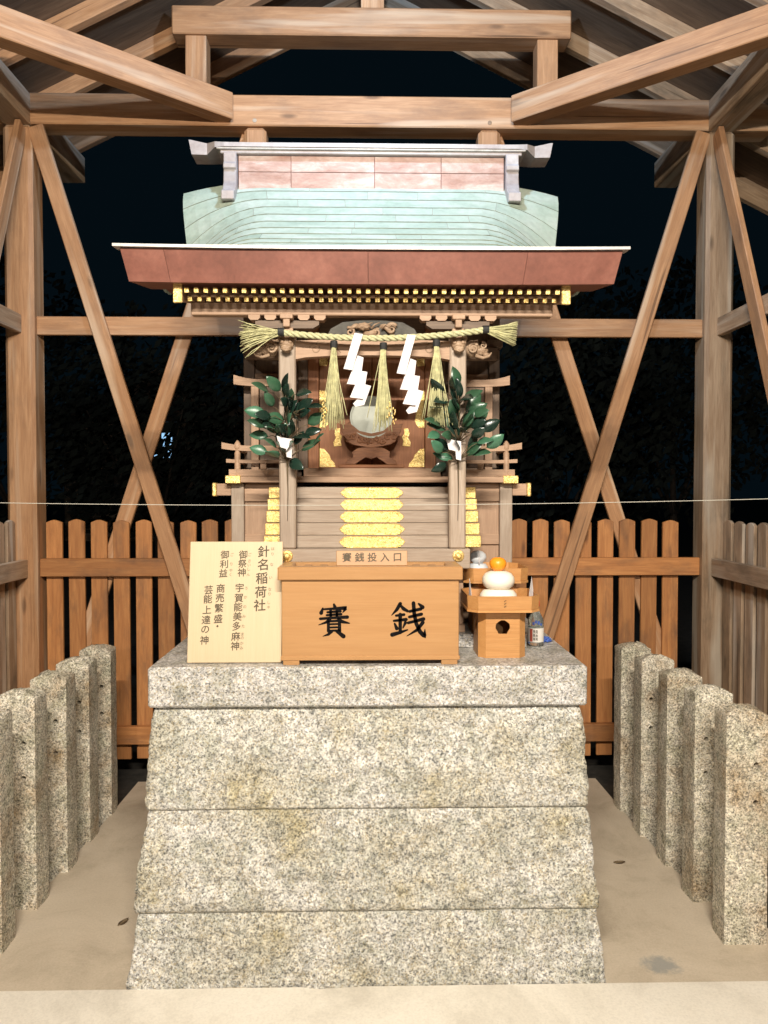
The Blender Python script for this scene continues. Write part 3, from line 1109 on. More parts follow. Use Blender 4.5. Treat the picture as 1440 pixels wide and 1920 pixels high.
rw = rows_on(YL + 0.02, YR_ - 0.02, 0.078)
for k, (ya, yb) in enumerate(zip(rw, rw[1:])):
    jit = 0.26 + 0.07 * math.sin(k * 2.1)
    cuts = [-WR, -jit - 0.25 * (k % 2), 0.12 * math.sin(k * 1.7), jit + 0.22 * ((k + 1) % 2), WR]
    for a, b in zip(cuts, cuts[1:]):
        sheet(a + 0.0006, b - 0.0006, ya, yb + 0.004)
rw = rows_on(YR_ + 0.02, yback, 0.078)
for k, (ya, yb) in enumerate(zip(rw, rw[1:])):
    for a, b in ((-WR, 0), (0, WR)):
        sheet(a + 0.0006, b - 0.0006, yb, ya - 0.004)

# lip and russet fascia of the front eave
bm = bmesh.new()
n = 36


def lipz(x):
    return 2.2425 + 0.004 * (abs(x) / 0.79) ** 3


rws = []
for (yy, dz) in ((2.384, 0.0), (2.384, 0.0085), (2.44, 0.0245), (2.44, 0.004)):
    rws.append([bm.verts.new((SX + (-0.796 + 1.592 * i / n), yy, lipz(-0.796 + 1.592 * i / n) + dz)) for i in range(n + 1)])
for a, b in zip(rws, rws[1:] + rws[:1]):
    for i in range(n):
        bm.faces.new((a[i], a[i + 1], b[i + 1], b[i]))
bm.faces.new([r[0] for r in rws])
bm.faces.new([r[-1] for r in rws][::-1])
bmesh.ops.recalc_face_normals(bm, faces=bm.faces[:])
put('eave_lip', mesh_from(bm, 'eave_lip', M['lip']), I4, shr)
# fascia in four sheets
cuts = [-1.0, -0.83, -0.02, 0.62, 1.0]
for a, b in zip(cuts, cuts[1:]):
    bm = bmesh.new()
    n = max(2, int((b - a) * 12))
    secs = [(2.398, 2.2415, 0.777), (2.424, 2.146, 0.758), (2.60, 2.168, 0.74), (2.60, 2.255, 0.765)]
    rws = []
    e0 = 0.0006 if a > -1 else 0
    e1 = 0.0006 if b < 1 else 0
    for (yy, zz, hw) in secs:
        rws.append([bm.verts.new((SX + hw * (a + (b - a) * i / n) + (e0 if i == 0 else 0) - (e1 if i == n else 0), yy, zz + 0.004 * abs(a + (b - a) * i / n) ** 3)) for i in range(n + 1)])
    for p, q in zip(rws, rws[1:]):
        for i in range(n):
            bm.faces.new((p[i], p[i + 1], q[i + 1], q[i]))
    bm.faces.new([r[0] for r in rws])
    bm.faces.new([r[-1] for r in rws][::-1])
    bmesh.ops.recalc_face_normals(bm, faces=bm.faces[:])
    put('fascia', mesh_from(bm, 'fascia', M['russet']), I4, shr)

# ridge: box of copper panels, cap with raised ends, end ornaments
sb('ridge_core', -0.553, 0.553, 3.245, 3.355, 2.72, 2.890, 'russet', bev=0)
px = [-0.553, -0.335, 0.012, 0.29, 0.553]
for a, b in zip(px, px[1:]):
    for z0, z1 in ((2.742, 2.822), (2.824, 2.889)):
        for y0, y1 in ((3.241, 3.2448), (3.3552, 3.359)):
            sb('ridge_panel', a + 0.001, b - 0.001, y0, y1, z0, z1, 'ridge', bev=0.001)
sb('ridge_cap', -0.625, 0.625, 3.222, 3.378, 2.8905, 2.905, 'cap', bev=0.003)
sb('ridge_cap', -0.64, 0.64, 3.215, 3.385, 2.9055, 2.914, 'lip', bev=0.003)
bm = bmesh.new()
n = 40
sec = [(3.212, 0), (3.212, 1), (3.30, 1.35), (3.388, 1), (3.388, 0)]
rws = [[], [], [], [], []]
for i in range(n + 1):
    x = -0.76 + 1.52 * i / n
    e = sstep(0.58, 0.80, abs(x))
    dn = sstep(0.642, 0.660, abs(x))
    z0 = 2.9145 - 0.020 * dn + 0.003 * e
    h = 0.017 + 0.026 * e ** 1.3 + 0.020 * dn
    sh = 1 if abs(x) < 0.784 else 1.0
    for k, (yy, f) in enumerate(sec):
        rws[k].append(bm.verts.new((SX + x - (0.012 * (1 - min(f, 1)) if i == n else 0) + (0.012 * (1 - min(f, 1)) if i == 0 else 0), 3.30 + (yy - 3.30) * (1 - 0.45 * dn), z0 + h * f)))
for p, q in zip(rws, rws[1:] + rws[:1]):
    for i in range(n):
        bm.faces.new((p[i], p[i + 1], q[i + 1], q[i]))
bm.faces.new([r[0] for r in rws])
bm.faces.new([r[-1] for r in rws][::-1])
bmesh.ops.recalc_face_normals(bm, faces=bm.faces[:])
put('ridge_top', mesh_from(bm, 'ridge_top', M['cap']), I4, shr)
for s in (-1, 1):
    # stepped end ornament, its foot curling out over the front slope
    prof_yz = [(3.205, 2.914), (3.205, 2.872), (3.196, 2.866), (3.196, 2.846), (3.206, 2.842), (3.200, 2.79), (3.178, 2.752), (3.150, 2.738),
               (3.148, 2.702), (3.20, 2.704), (3.24, 2.75), (3.30, 2.80), (3.40, 2.75), (3.40, 2.914)]
    poly = [(y, z - 0.025) for y, z in prof_yz]
    bm = bmesh.new()
    prism(bm, [(y - 3.25, z - 2.8) for y, z in poly], -0.026, 0.026)
    bmesh.ops.recalc_face_normals(bm, faces=bm.faces[:])
    bmesh.ops.bevel(bm, geom=bm.edges[:], offset=0.0025, segments=1, affect='EDGES')
    # turn the y-z section to the world: local x -> world y, local y -> world x
    me = mesh_from(bm, 'ridge_ornament', M['cap'])
    Mx = Matrix(((0, 1, 0, SX + s * 0.582), (1, 0, 0, 3.25), (0, 0, 1, 2.8), (0, 0, 0, 1)))
    for v in me.vertices:
        v.co = Mx @ v.co
    me.flip_normals()
    put('ridge_ornament', me, I4, shr)

# --- body: corner columns, side screens, wall, doors
sb('raised_floor', -0.255, 0.255, 2.862, 3.02, 1.5525, 1.584, 'shrine')
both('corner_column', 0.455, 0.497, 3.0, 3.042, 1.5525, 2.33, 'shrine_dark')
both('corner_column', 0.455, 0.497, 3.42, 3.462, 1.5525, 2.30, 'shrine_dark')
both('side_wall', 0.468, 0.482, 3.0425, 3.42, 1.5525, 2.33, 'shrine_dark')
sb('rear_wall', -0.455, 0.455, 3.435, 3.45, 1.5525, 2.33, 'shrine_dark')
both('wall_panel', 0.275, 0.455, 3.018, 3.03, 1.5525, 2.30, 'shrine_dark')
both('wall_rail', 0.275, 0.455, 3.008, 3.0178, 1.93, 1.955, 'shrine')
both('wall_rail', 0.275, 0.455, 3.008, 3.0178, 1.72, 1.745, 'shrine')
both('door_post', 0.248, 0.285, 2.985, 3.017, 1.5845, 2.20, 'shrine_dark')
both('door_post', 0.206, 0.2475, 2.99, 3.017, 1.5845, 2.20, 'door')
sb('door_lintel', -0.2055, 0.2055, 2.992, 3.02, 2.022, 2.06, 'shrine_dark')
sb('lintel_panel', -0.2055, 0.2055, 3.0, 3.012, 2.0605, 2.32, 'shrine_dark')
for s in (-1, 1):
    x0, x1 = (-0.2045, -0.0008) if s < 0 else (0.0008, 0.2045)
    d = sb('door', x0, x1, 3.0, 3.014, 1.585, 2.0215, 'door')

    def fit(poly, name='gilt_fitting'):
        prism_part(name, [(SX + s * x, z) for x, z in poly], 2.9965, 2.9998, 'gold', d)
    fit([(0.2035, 1.592), (0.142, 1.592), (0.146, 1.607), (0.160, 1.622), (0.166, 1.640), (0.178, 1.652), (0.186, 1.662), (0.2035, 1.664)])
    fit([(0.2035, 1.745), (0.182, 1.745), (0.172, 1.757), (0.166, 1.775), (0.172, 1.80), (0.166, 1.82), (0.171, 1.85), (0.176, 1.872), (0.178, 1.886), (0.2035, 1.889)])
    fit([(0.2035, 1.985), (0.176, 1.982), (0.170, 1.995), (0.174, 2.006), (0.168, 2.016), (0.2035, 2.017)])
    fit([(0.118, 1.675), (0.148, 1.672), (0.150, 1.688), (0.140, 1.706), (0.146, 1.722), (0.140, 1.742), (0.124, 1.742), (0.126, 1.722), (0.116, 1.71), (0.122, 1.692)])
    # side screen with upturned top rail
    n = 10
    up_, lo = [], []
    for i in range(n + 1):
        t = i / n
        x = 0.30 + (0.525 - 0.30) * t
        c = 0.012 * max(0, (t - 0.55) / 0.45) ** 2
        up_.append((SX + s * x, 1.922 + c * 1.4))
        lo.append((SX + s * x, 1.896 + c * 0.6))
    prism_part('screen_rail', up_ + lo[::-1], 2.935, 2.955, 'shrine', shr)
    sb('screen_post', s * 0.445 - 0.0145, s * 0.445 + 0.0145, 2.934, 2.956, 1.5525, 1.8955, 'shrine')
    sb('screen_panel', s * 0.372 - 0.056, s * 0.372 + 0.056, 2.942, 2.950, 1.5525, 1.8955, 'shrine_dark')
    # bracket set on the corner column
    sb('bracket_block', s * 0.476 - 0.030, s * 0.476 + 0.030, 2.985, 3.05, 2.055, 2.085, 'shrine_dark')
    sb('bracket_arm', s * 0.41 - 0.085, s * 0.41 + 0.085, 2.99, 3.0075, 2.015, 2.045, 'shrine_dark')
    # pierced nose of the rainbow beam from column to porch
    beam('link_beam', (SX + s * 0.2825, 2.605, 1.965), (SX + s * 0.476, 2.999, 2.03), 0.03, 0.05, 'shrine_dark', shr)
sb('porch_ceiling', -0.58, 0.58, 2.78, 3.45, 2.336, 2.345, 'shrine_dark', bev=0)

# ------------------------------------------------------------------ lettering
def text_mesh(items, mat, name='lettering', slant=0.06, fat=0.0):
    """items: (char, x, z, size) centred; flat glyphs in the x-z plane facing -y"""
    bm = bmesh.new()
    for ch, x, z, size in items:
        cu = bpy.data.curves.new('glyph', 'FONT')
        cu.body = ch
        cu.size = 1.0
        cu.resolution_u = 3
        o = bpy.data.objects.new('glyph', cu)
        col.objects.link(o)
        bpy.context.view_layer.update()
        me = bpy.data.meshes.new_from_object(o.evaluated_get(bpy.context.evaluated_depsgraph_get()))
        bpy.data.objects.remove(o)
        if len(me.vertices):
            xs_ = [v.co.x for v in me.vertices]
            zs_ = [v.co.y for v in me.vertices]
            cx, cz = (min(xs_) + max(xs_)) / 2, (min(zs_) + max(zs_)) / 2
            for q, (ox, oz) in enumerate(((0, 0), (fat, fat * 0.3), (-fat, -fat * 0.3), (0, fat), (0, -fat)) if fat else ((0, 0),)):
                vs = [bm.verts.new((x + ((v.co.x - cx) + ox) * size, -0.00004 * q, z + ((v.co.y - cz) + oz + slant * (v.co.x - cx)) * size)) for v in me.vertices]
                for p in me.polygons:
                    bm.faces.new([vs[i] for i in p.vertices])
        bpy.data.meshes.remove(me)
    bmesh.ops.recalc_face_normals(bm, faces=bm.faces[:])
    return mesh_from(bm, name, M[mat])


def brush(bm, pts, widths, size, cx, cz):
    """one brush stroke: a ribbon with rounded ends; pts in 0..100, y down"""
    P = []
    for i in range(len(pts) - 1):
        (xa, ya), (xb, yb) = pts[i], pts[i + 1]
        for k in range(6):
            t = k / 6
            P.append((xa + (xb - xa) * t, ya + (yb - ya) * t, widths[i] + (widths[i + 1] - widths[i]) * t))
    P.append((*pts[-1], widths[-1]))
    f = size / 100

    def w2(x, y):
        return (cx + (x - 50) * f, 0, cz - (y - 50) * f)
    L, Rr = [], []
    n = len(P)
    for i, (x, y, w) in enumerate(P):
        x0, y0, _ = P[max(0, i - 1)]
        x1, y1, _ = P[min(n - 1, i + 1)]
        dx, dy = x1 - x0, y1 - y0
        l = math.hypot(dx, dy) or 1
        nx_, ny_ = -dy / l * w / 2, dx / l * w / 2
        L.append(bm.verts.new(w2(x + nx_, y + ny_)))
        Rr.append(bm.verts.new(w2(x - nx_, y - ny_)))
    for i in range(n - 1):
        bm.faces.new((L[i], L[i + 1], Rr[i + 1], Rr[i]))
    for (x, y, w), dz in ((P[0], 0.00002), (P[-1], 0.00004)):
        c = [bm.verts.new((lambda q: (q[0], -dz, q[2]))(w2(x + math.cos(a) * w / 2, y + math.sin(a) * w / 2))) for a in [k * math.pi / 5 for k in range(10)]]
        bm.faces.new(c)


SAI = [([(51, 1), (54, 9)], [5, 8]), ([(17, 13), (12, 27)], [4, 9]), ([(15, 16), (50, 14), (88, 12), (78, 26)], [4, 6, 9, 2]),
       ([(31, 25), (71, 22)], [5, 6]), ([(29, 34), (73, 31)], [5, 6]), ([(9, 45), (50, 42), (92, 40)], [6, 6, 8]),
       ([(41, 18), (41, 43)], [6, 6]), ([(60, 18), (60, 42)], [6, 6]),
       ([(40, 44), (27, 56), (4, 64)], [7, 6, 1.5]), ([(60, 42), (76, 54), (98, 59)], [4, 8, 3]),
       ([(34, 52), (34, 83)], [7, 7]), ([(34, 53), (68, 51)], [5, 6]), ([(68, 51), (68, 84)], [7, 8]),
       ([(36, 62), (66, 61)], [4.5, 4.5]), ([(36, 72), (66, 71)], [4.5, 4.5]), ([(34, 82), (68, 81)], [5, 5]),
       ([(44, 84), (34, 93), (17, 99)], [7, 6, 1.5]), ([(57, 84), (68, 90), (80, 99)], [4, 8, 10])]
SEN = [([(27, 3), (17, 20), (2, 36)], [8, 7, 1.5]), ([(27, 6), (36, 17), (48, 24)], [4, 8, 6]), ([(15, 37), (38, 34)], [5, 6]),
       ([(9, 52), (44, 48)], [5, 7]), ([(27, 34), (27, 86)], [8, 7]), ([(11, 60), (17, 74)], [4, 8]), ([(42, 57), (35, 72)], [7, 3]),
       ([(4, 92), (25, 86), (48, 78)], [9, 7, 3]),
       ([(54, 25), (86, 18)], [6, 7]), ([(53, 41), (88, 33)], [6, 7]), ([(50, 58), (70, 53), (94, 47)], [6, 6, 8]),
       ([(65, 1), (67, 30), (73, 60), (84, 84), (97, 97), (98, 76)], [8, 8, 8, 9, 9, 1.5]),
       ([(92, 57), (76, 78), (46, 96)], [8, 7, 1.5]), ([(80, 3), (91, 13)], [4, 9])]


def brush_mesh(strokes, size):
    bm = bmesh.new()
    for p, w in strokes:
        brush(bm, p, [x * 1.38 for x in w], size, 0, 0)
    return mesh_from(bm, 'lettering', M['ink'])


# ------------------------------------------------------------------ offertory box
bx = 0.0075
ob = thing('offertory_box', 'pale wooden offertory box with two large black characters at the front of the plinth', 'offertory box', (bx, 2.46, 0.9605))
body = bar('body', bx - 0.2745, bx + 0.2745, 2.372, 2.548, 0.977, 1.2238, 'box', ob, 0.002)
bar('base_moulding', bx - 0.2775, bx + 0.2775, 2.368, 2.55, 0.9745, 0.988, 'box', ob, 0.002)
for s in (-1, 1):
    bar('foot', bx + s * 0.245 - 0.025, bx + s * 0.245 + 0.025, 2.369, 2.545, 0.9605, 0.9742, 'box', ob, 0.001)
# lid as a mitred frame round the slot
zl0, zl1 = 1.2242, 1.2655
bar('lid_rail', bx - 0.2855, bx + 0.2855, 2.361, 2.405, zl0, zl1, 'box', ob, 0.003)
bar('lid_rail', bx - 0.2855, bx + 0.2855, 2.512, 2.552, zl0, zl1, 'box', ob, 0.003)
for s in (-1, 1):
    bar('lid_rail', bx + s * 0.2635 - 0.022, bx + s * 0.2635 + 0.022, 2.4055, 2.5115, zl0, zl1, 'box', ob, 0.003)
for i in range(9):
    x = bx - 0.2 + 0.05 * i
    bar('slat', x - 0.012, x + 0.012, 2.4055, 2.5115, zl0 + 0.01, zl1 - 0.006, 'box', ob, 0.002)
put('lettering', brush_mesh(SAI, 0.101), T(bx - 0.114, 2.3712, 1.099), body)
put('lettering', brush_mesh(SEN, 0.108), T(bx + 0.117, 2.3712, 1.099), body)

card = thing('name_card', 'small wooden card with five characters standing on the offertory box', 'sign', (0.01, 2.41, 1.2657))
tilt = T(0.012, 2.395, 1.266) @ Matrix.Rotation(math.radians(-9), 4, 'X')
cb = bar('board', -0.111, 0.111, 0, 0.010, 0, 0.047, 'box', card, 0.0015, world=tilt)
put('lettering', text_mesh([(c, -0.078 + 0.0395 * i, 0.0265, 0.030) for i, c in enumerate('賽銭投入口')], 'ink_brown', fat=0.018), tilt @ T(0, -0.0004, 0), cb)

# ------------------------------------------------------------------ notice board
sg = thing('notice_board', 'cream board with vertical columns of brushed characters leaning beside the offertory box', 'notice board', (-0.42, 2.40, 0.9605))
wl, hl = 0.294, 0.380
st_ = T(-0.4185, 2.398, 0.9625) @ Matrix.Rotation(math.radians(-9.0), 4, 'X')
bd = bar('board', -wl / 2, wl / 2, 0, 0.012, 0, hl, 'sign', sg, 0.0015, world=st_)


def sgx(u, v):
    """photo column and row on the board -> metres on the board"""
    return ((u - 439.5) / 177 * wl, (1245 - v) / 228 * hl)


def column(chars, u, vs, px):
    out = []
    for c, v in zip(chars, vs):
        x, z = sgx(u, v)
        out.append((c, x + (v - 1130) * -0.00010, z, px / 177 * wl))
    return out


for chars, u, vs, px in (('針名稲荷社', 486, (1036, 1061, 1087, 1113, 1138), 23.5),
                         ('御祭神', 447, (1042, 1059, 1076), 17), ('宇賀能美多麻神', 445.5, (1105, 1124, 1141, 1159, 1177, 1196, 1214), 17.5),
                         ('御利益', 412, (1042, 1060, 1077), 17), ('商売繁盛・', 409.5, (1106, 1124, 1143, 1163, 1177), 17.5),
                         ('芸能上達の神', 387, (1109, 1126, 1146, 1165, 1183, 1203), 17.5)):
    put('lettering', text_mesh(column(chars, u, vs, px), 'ink_brown', fat=0.016), st_ @ T(0, -0.0005, 0), bd)
for chars, u, vs in (('はりないなりしゃ', 503, (1031, 1041, 1061, 1086, 1108, 1117, 1133, 1142)),
                     ('ごさいしん', 460, (1042, 1054, 1062, 1070, 1080)), ('うかのみたまのかみ', 458, (1106, 1123, 1141, 1159, 1177, 1192, 1199, 1209, 1218)),
                     ('ごりやく', 426, (1042, 1060, 1072, 1080))):
    put('small_lettering', text_mesh(column(chars, u, vs, 7), 'ink_pale', fat=0.02), st_ @ T(0, -0.0005, 0), bd)

# ------------------------------------------------------------------ offering stands, rice cakes
def octo(hw, hd, c):
    return [(-hw + c, -hd), (hw - c, -hd), (hw, -hd + c), (hw, hd - c), (hw - c, hd), (-hw + c, hd), (-hw, hd - c), (-hw, -hd + c)]


def wall_ring(poly, z0, z1, t, mat, name, Mw, parent, flare=0.0):
    bm = bmesh.new()
    n = len(poly)
    sc2 = [(x * (1 - t / 0.1), y * (1 - t / 0.1)) for x, y in poly]
    o0 = [bm.verts.new((x, y, z0)) for x, y in poly]
    o1 = [bm.verts.new((x * (1 + flare), y * (1 + flare), z1)) for x, y in poly]
    i1 = [bm.verts.new((x * (1 + flare), y * (1 + flare), z1)) for x, y in sc2]
    i0 = [bm.verts.new((x, y, z0)) for x, y in sc2]
    for i in range(n):
        j = (i + 1) % n
        bm.faces.new((o0[i], o0[j], o1[j], o1[i]))
        bm.faces.new((o1[i], o1[j], i1[j], i1[i]))
        bm.faces.new((i1[i], i1[j], i0[j], i0[i]))
        bm.faces.new((i0[i], i0[j], o0[j], o0[i]))
    bmesh.ops.recalc_face_normals(bm, faces=bm.faces[:])
    return put(name, mesh_from(bm, name, M[mat]), Mw, parent)


def tray(Mw, root, hw=0.114):
    pl = octo(hw, hw, 0.030)
    bm = bmesh.new()
    a = [bm.verts.new((x * 1.02, y * 1.02, 0.0)) for x, y in pl]
    b = [bm.verts.new((x * 1.02, y * 1.02, 0.008)) for x, y in pl]
    bm.faces.new(a[::-1])
    bm.faces.new(b)
    for i in range(8):
        bm.faces.new((a[i], a[(i + 1) % 8], b[(i + 1) % 8], b[i]))
    put('tray_floor', mesh_from(bm, 'tray_floor', M['sanbo']), Mw, root)
    rim = wall_ring(pl, 0.0085, 0.052, 0.004, 'sanbo', 'tray_rim', Mw, root, 0.02)
    # thread stitches where the bent rim is joined
    bm = bmesh.new()
    for k in range(3):
        z = 0.018 + 0.009 * k
        tube(bm, [(-0.003, -hw * 1.015 - 0.0012, z), (0.004, -hw * 1.015 - 0.0012, z + 0.004)], 0.0009, 5)
    put('stitch', mesh_from(bm, 'stitch', M['twig']), Mw, rim)


def stand_body(Mw, root, hw=0.0765, h=0.152, hole=True):
    pl = octo(hw, hw, 0.022)
    wall_ring(pl, 0.0, h, 0.0055, 'sanbo', 'stand_side', Mw, root) if not hole else None
    if hole:
        # four broad sides, the front one pierced with a keyhole-shaped opening; corner panels between
        hs = hw - 0.022
        hole_pts = [(-0.017, 0.086), (-0.0235, 0.096), (-0.022, 0.110), (-0.0145, 0.1165), (-0.006, 0.122), (0.006, 0.122), (0.0145, 0.1165), (0.022, 0.110), (0.0235, 0.096), (0.017, 0.086), (0.013, 0.078), (-0.013, 0.078)]
        for q in range(4):
            Rq = Mw @ Matrix.Rotation(q * math.pi / 2, 4, 'Z')
            bm = bmesh.new()
            outer = [(-hs, 0), (hs, 0), (hs, h), (-hs, h)]
            if q in (0, 1, 3):
                y = -hw
                for yy, flip in ((y, False), (y + 0.005, True)):
                    ov = [bm.verts.new((x, yy, z)) for x, z in outer]
                    hv = [bm.verts.new((x, yy, z)) for x, z in hole_pts]
                    es = [bm.edges.new((ov[i], ov[(i + 1) % 4])) for i in range(4)] + [bm.edges.new((hv[i], hv[(i + 1) % len(hv)])) for i in range(len(hv))]
                    bmesh.ops.triangle_fill(bm, use_beauty=True, edges=es, normal=(0, -1, 0))
                    if flip:
                        for i in range(len(hv)):
                            j = (i + 1) % len(hv)
                            bm.faces.new((hprev[i], hprev[j], hv[j], hv[i]))
                        for i in range(4):
                            j = (i + 1) % 4
                            bm.faces.new((oprev[i], oprev[j], ov[j], ov[i]))
                    hprev, oprev = hv, ov
            else:
                prism(bm, outer, -hw, -hw + 0.005)
            bmesh.ops.recalc_face_normals(bm, faces=bm.faces[:])
            put('stand_side', mesh_from(bm, 'stand_side', M['sanbo']), Rq, root)
            bm = bmesh.new()
            a = [bm.verts.new((x, y, z)) for x, y, z in ((hs, -hw, 0), (hw, -hs, 0), (hw, -hs, h), (hs, -hw, h))]
            bm.faces.new(a)
            ext = bmesh.ops.extrude_face_region(bm, geom=bm.faces[:])
            for v in ext['geom']:
                if isinstance(v, bmesh.types.BMVert):
                    v.co += Vector((-0.003, 0.003, 0))
            bmesh.ops.recalc_face_normals(bm, faces=bm.faces[:])
            put('stand_corner', mesh_from(bm, 'stand_corner', M['sanbo']), Rq, root)


fx, fy = 0.434, 2.535
s1 = thing('offering_stand', 'tall light wood offering stand with pierced front right of the offertory box', 'offering stand', (fx, fy, 0.9605), 'wooden offering stands')
stand_body(T(fx, fy, 0.9605), s1)
tray(T(fx, fy, 0.9605 + 0.1525), s1)
s2x, s2y = 0.441, 2.722
s2 = thing('offering_stand', 'farther offering stand half hidden behind the rice cakes with orange', 'offering stand', (s2x, s2y - 0.0, 1.0065), 'wooden offering stands')
stand_body(T(s2x, s2y, 1.0065), s2, h=0.176, hole=False)
tray(T(s2x, s2y, 1.183), s2, 0.110)

MOCHI = [(0, 0), (0.045, 0.0), (0.058, 0.008), (0.0625, 0.022), (0.060, 0.036), (0.050, 0.048), (0.030, 0.055), (0, 0.057)]


def mochi(name, loc, label, mats, k=1.0, leafs=True):
    r = thing(name, label, 'rice cake', loc)
    lathe_part('lower_cake', [(a * k, b * k) for a, b in MOCHI], loc, mats[0], r, 28)
    lathe_part('upper_cake', [(a * k * 0.86, b * k * 1.02) for a, b in MOCHI], (loc[0], loc[1], loc[2] + 0.0555 * k), mats[0], r, 28)
    return r


kz = 0.9605 + 0.1525 + 0.009
k1 = mochi('rice_cakes', (fx - 0.002, fy, kz), 'stacked white rice cakes topped with an orange on the front stand', ('mochi',))
orr = lathe_part('orange', [(0, 0), (0.014, 0.001), (0.024, 0.009), (0.0285, 0.022), (0.0265, 0.033), (0.018, 0.042), (0.007, 0.0455), (0, 0.0445)], (fx - 0.004, fy - 0.002, kz + 0.1125), 'orange')
tag(orr, 'bright orange citrus fruit on top of the white rice cakes', 'orange')
bm = bmesh.new()
lathe(bm, [(0.004, 0), (0.003, 0.003), (0, 0.004)], seg=6)
put('stalk', mesh_from(bm, 'stalk', M['leaf']), T(fx - 0.004, fy - 0.002, kz + 0.1125 + 0.044), orr)
kx, ky, kzz = 0.388, 2.705, 1.1918
k2 = thing('rice_cakes', 'silvery wrapped rice cakes on the farther stand behind the box', 'rice cake', (kx, ky, kzz))
lathe_part('lower_cake', [(0, 0), (0.028, 0), (0.036, 0.010), (0.039, 0.024), (0.036, 0.040), (0.028, 0.050), (0, 0.053)], (kx, ky, kzz), 'silver', k2)
lathe_part('upper_cake', [(0, 0), (0.016, 0.001), (0.027, 0.011), (0.0305, 0.022), (0.027, 0.034), (0.016, 0.043), (0, 0.046)], (kx, ky, kzz + 0.0515), 'silver', k2)
bm = bmesh.new()
tube(bm, [(0, -0.033, 0.034), (0, -0.031, 0.05), (0, -0.030, 0.065), (0, -0.022, 0.078), (0, 0, 0.0835)], [0.0025, 0.002, 0.002, 0.002, 0.0012], 5)
put('wrap_seam', mesh_from(bm, 'wrap_seam', M['paper'], True), T(kx, ky, kzz + 0.0155), k2)


def paper_slip(x, y, z, s, label, h):
    bm = bmesh.new()
    pts = [(-0.013, 0.0), (0.011, 0.0), (0.012, h * 0.55), (0.004, h), (-0.012, h * 0.45)]
    v0 = [bm.verts.new((px_, 0.008 * math.sin(px_ * 120), pz)) for px_, pz in pts]
    v1 = [bm.verts.new((px_, 0.008 * math.sin(px_ * 120) + 0.0008, pz)) for px_, pz in pts]
    bm.faces.new(v0)
    bm.faces.new(v1[::-1])
    for i in range(5):
        bm.faces.new((v0[i], v0[(i + 1) % 5], v1[(i + 1) % 5], v1[i]))
    bmesh.ops.recalc_face_normals(bm, faces=bm.faces[:])
    o = put('paper_slip', mesh_from(bm, 'paper_slip', M['paper']), T(x, y, z) @ Matrix.Rotation(s, 4, 'Z'))
    tag(o, label, 'paper')


paper_slip(fx + 0.098, fy - 0.045, kz, 0.3, 'white paper point standing at the right of the rice cake tray', 0.098)
paper_slip(fx - 0.101, fy - 0.045, kz, 1.15, 'white paper point standing at the left of the rice cake tray', 0.092)

# ------------------------------------------------------------------ sake bottle, wrapper
btx, bty, btz = 0.584, 2.655, 0.9605
bt = thing('sake_bottle', 'small clear glass bottle with red cap at the right end of the slab', 'bottle', (btx, bty, btz))
bp = [(0, 0.004), (0.022, 0.002), (0.0265, 0.006), (0.027, 0.012), (0.027, 0.082), (0.024, 0.098), (0.015, 0.115), (0.0105, 0.126), (0.0105, 0.138)]
lathe_part('glass', bp, (btx, bty, btz), 'glass', bt, 28)
lb = lathe_part('label', [(0.0273, 0.016), (0.0275, 0.0165), (0.0275, 0.064), (0.0273, 0.0645)], (btx, bty, btz), 'label', bt, 32)
lathe_part('cap', [(0.0115, 0.1375), (0.0125, 0.139), (0.0125, 0.156), (0.011, 0.1585), (0, 0.159)], (btx, bty, btz), 'redcap', bt, 20)
bm = bmesh.new()


def on_label(bm, a0, a1, z0, z1, r=0.0279):
    n = 4
    lo = [bm.verts.new((r * math.sin(a0 + (a1 - a0) * i / n), -r * math.cos(a0 + (a1 - a0) * i / n), z0)) for i in range(n + 1)]
    hi = [bm.verts.new((r * math.sin(a0 + (a1 - a0) * i / n), -r * math.cos(a0 + (a1 - a0) * i / n), z1)) for i in range(n + 1)]
    for i in range(n):
        bm.faces.new((lo[i], lo[i + 1], hi[i + 1], hi[i]))


on_label(bm, -1.0, -0.62, 0.018, 0.062)
put('label_stripe', mesh_from(bm, 'label_stripe', M['labelred']), T(btx, bty, btz), lb)
bm = bmesh.new()
for a, z0, z1 in ((-0.42, 0.048, 0.058), (-0.42, 0.034, 0.045), (-0.42, 0.022, 0.031), (-0.1, 0.046, 0.058), (-0.1, 0.034, 0.043), (-0.1, 0.022, 0.031)):
    on_label(bm, a - 0.11, a - 0.06, z0, z1)
    on_label(bm, a + 0.03, a + 0.10, z0, z1)
    on_label(bm, a - 0.11, a + 0.11, (z0 + z1) / 2 - 0.001, (z0 + z1) / 2 + 0.001)
    on_label(bm, a - 0.11, a + 0.11, z1 - 0.002, z1)
put('label_print', mesh_from(bm, 'label_print', M['ink_brown']), T(btx, bty, btz), lb)
bm = bmesh.new()
for a, z0, z1 in ((-0.5, 0.076, 0.086), (-0.2, 0.082, 0.092), (0.15, 0.078, 0.09), (0.5, 0.074, 0.082)):
    on_label(bm, a - 0.14, a + 0.14, z0, z1, 0.0274)
put('shoulder_print', mesh_from(bm, 'shoulder_print', M['blue']), T(btx, bty, btz), bt)


def crumpled(name, loc, r, seed, mat, label, cat):
    bm = bmesh.new()
    bmesh.ops.create_icosphere(bm, subdivisions=3, radius=1)
    for v in bm.verts:
        d = 1 + 0.55 * noise.noise(v.co * 2.2 + Vector((seed, 0, 0))) + 0.35 * noise.noise(v.co * 5 + Vector((seed, 3, 0)))
        v.co = Vector((v.co.x * r[0] * d, v.co.y * r[1] * d, max(-r[2] * 0.6, v.co.z * r[2] * d)))
    o = put(name, mesh_from(bm, name, M[mat]), T(loc[0], loc[1], loc[2] + r[2] * 0.6))
    return tag(o, label, cat)


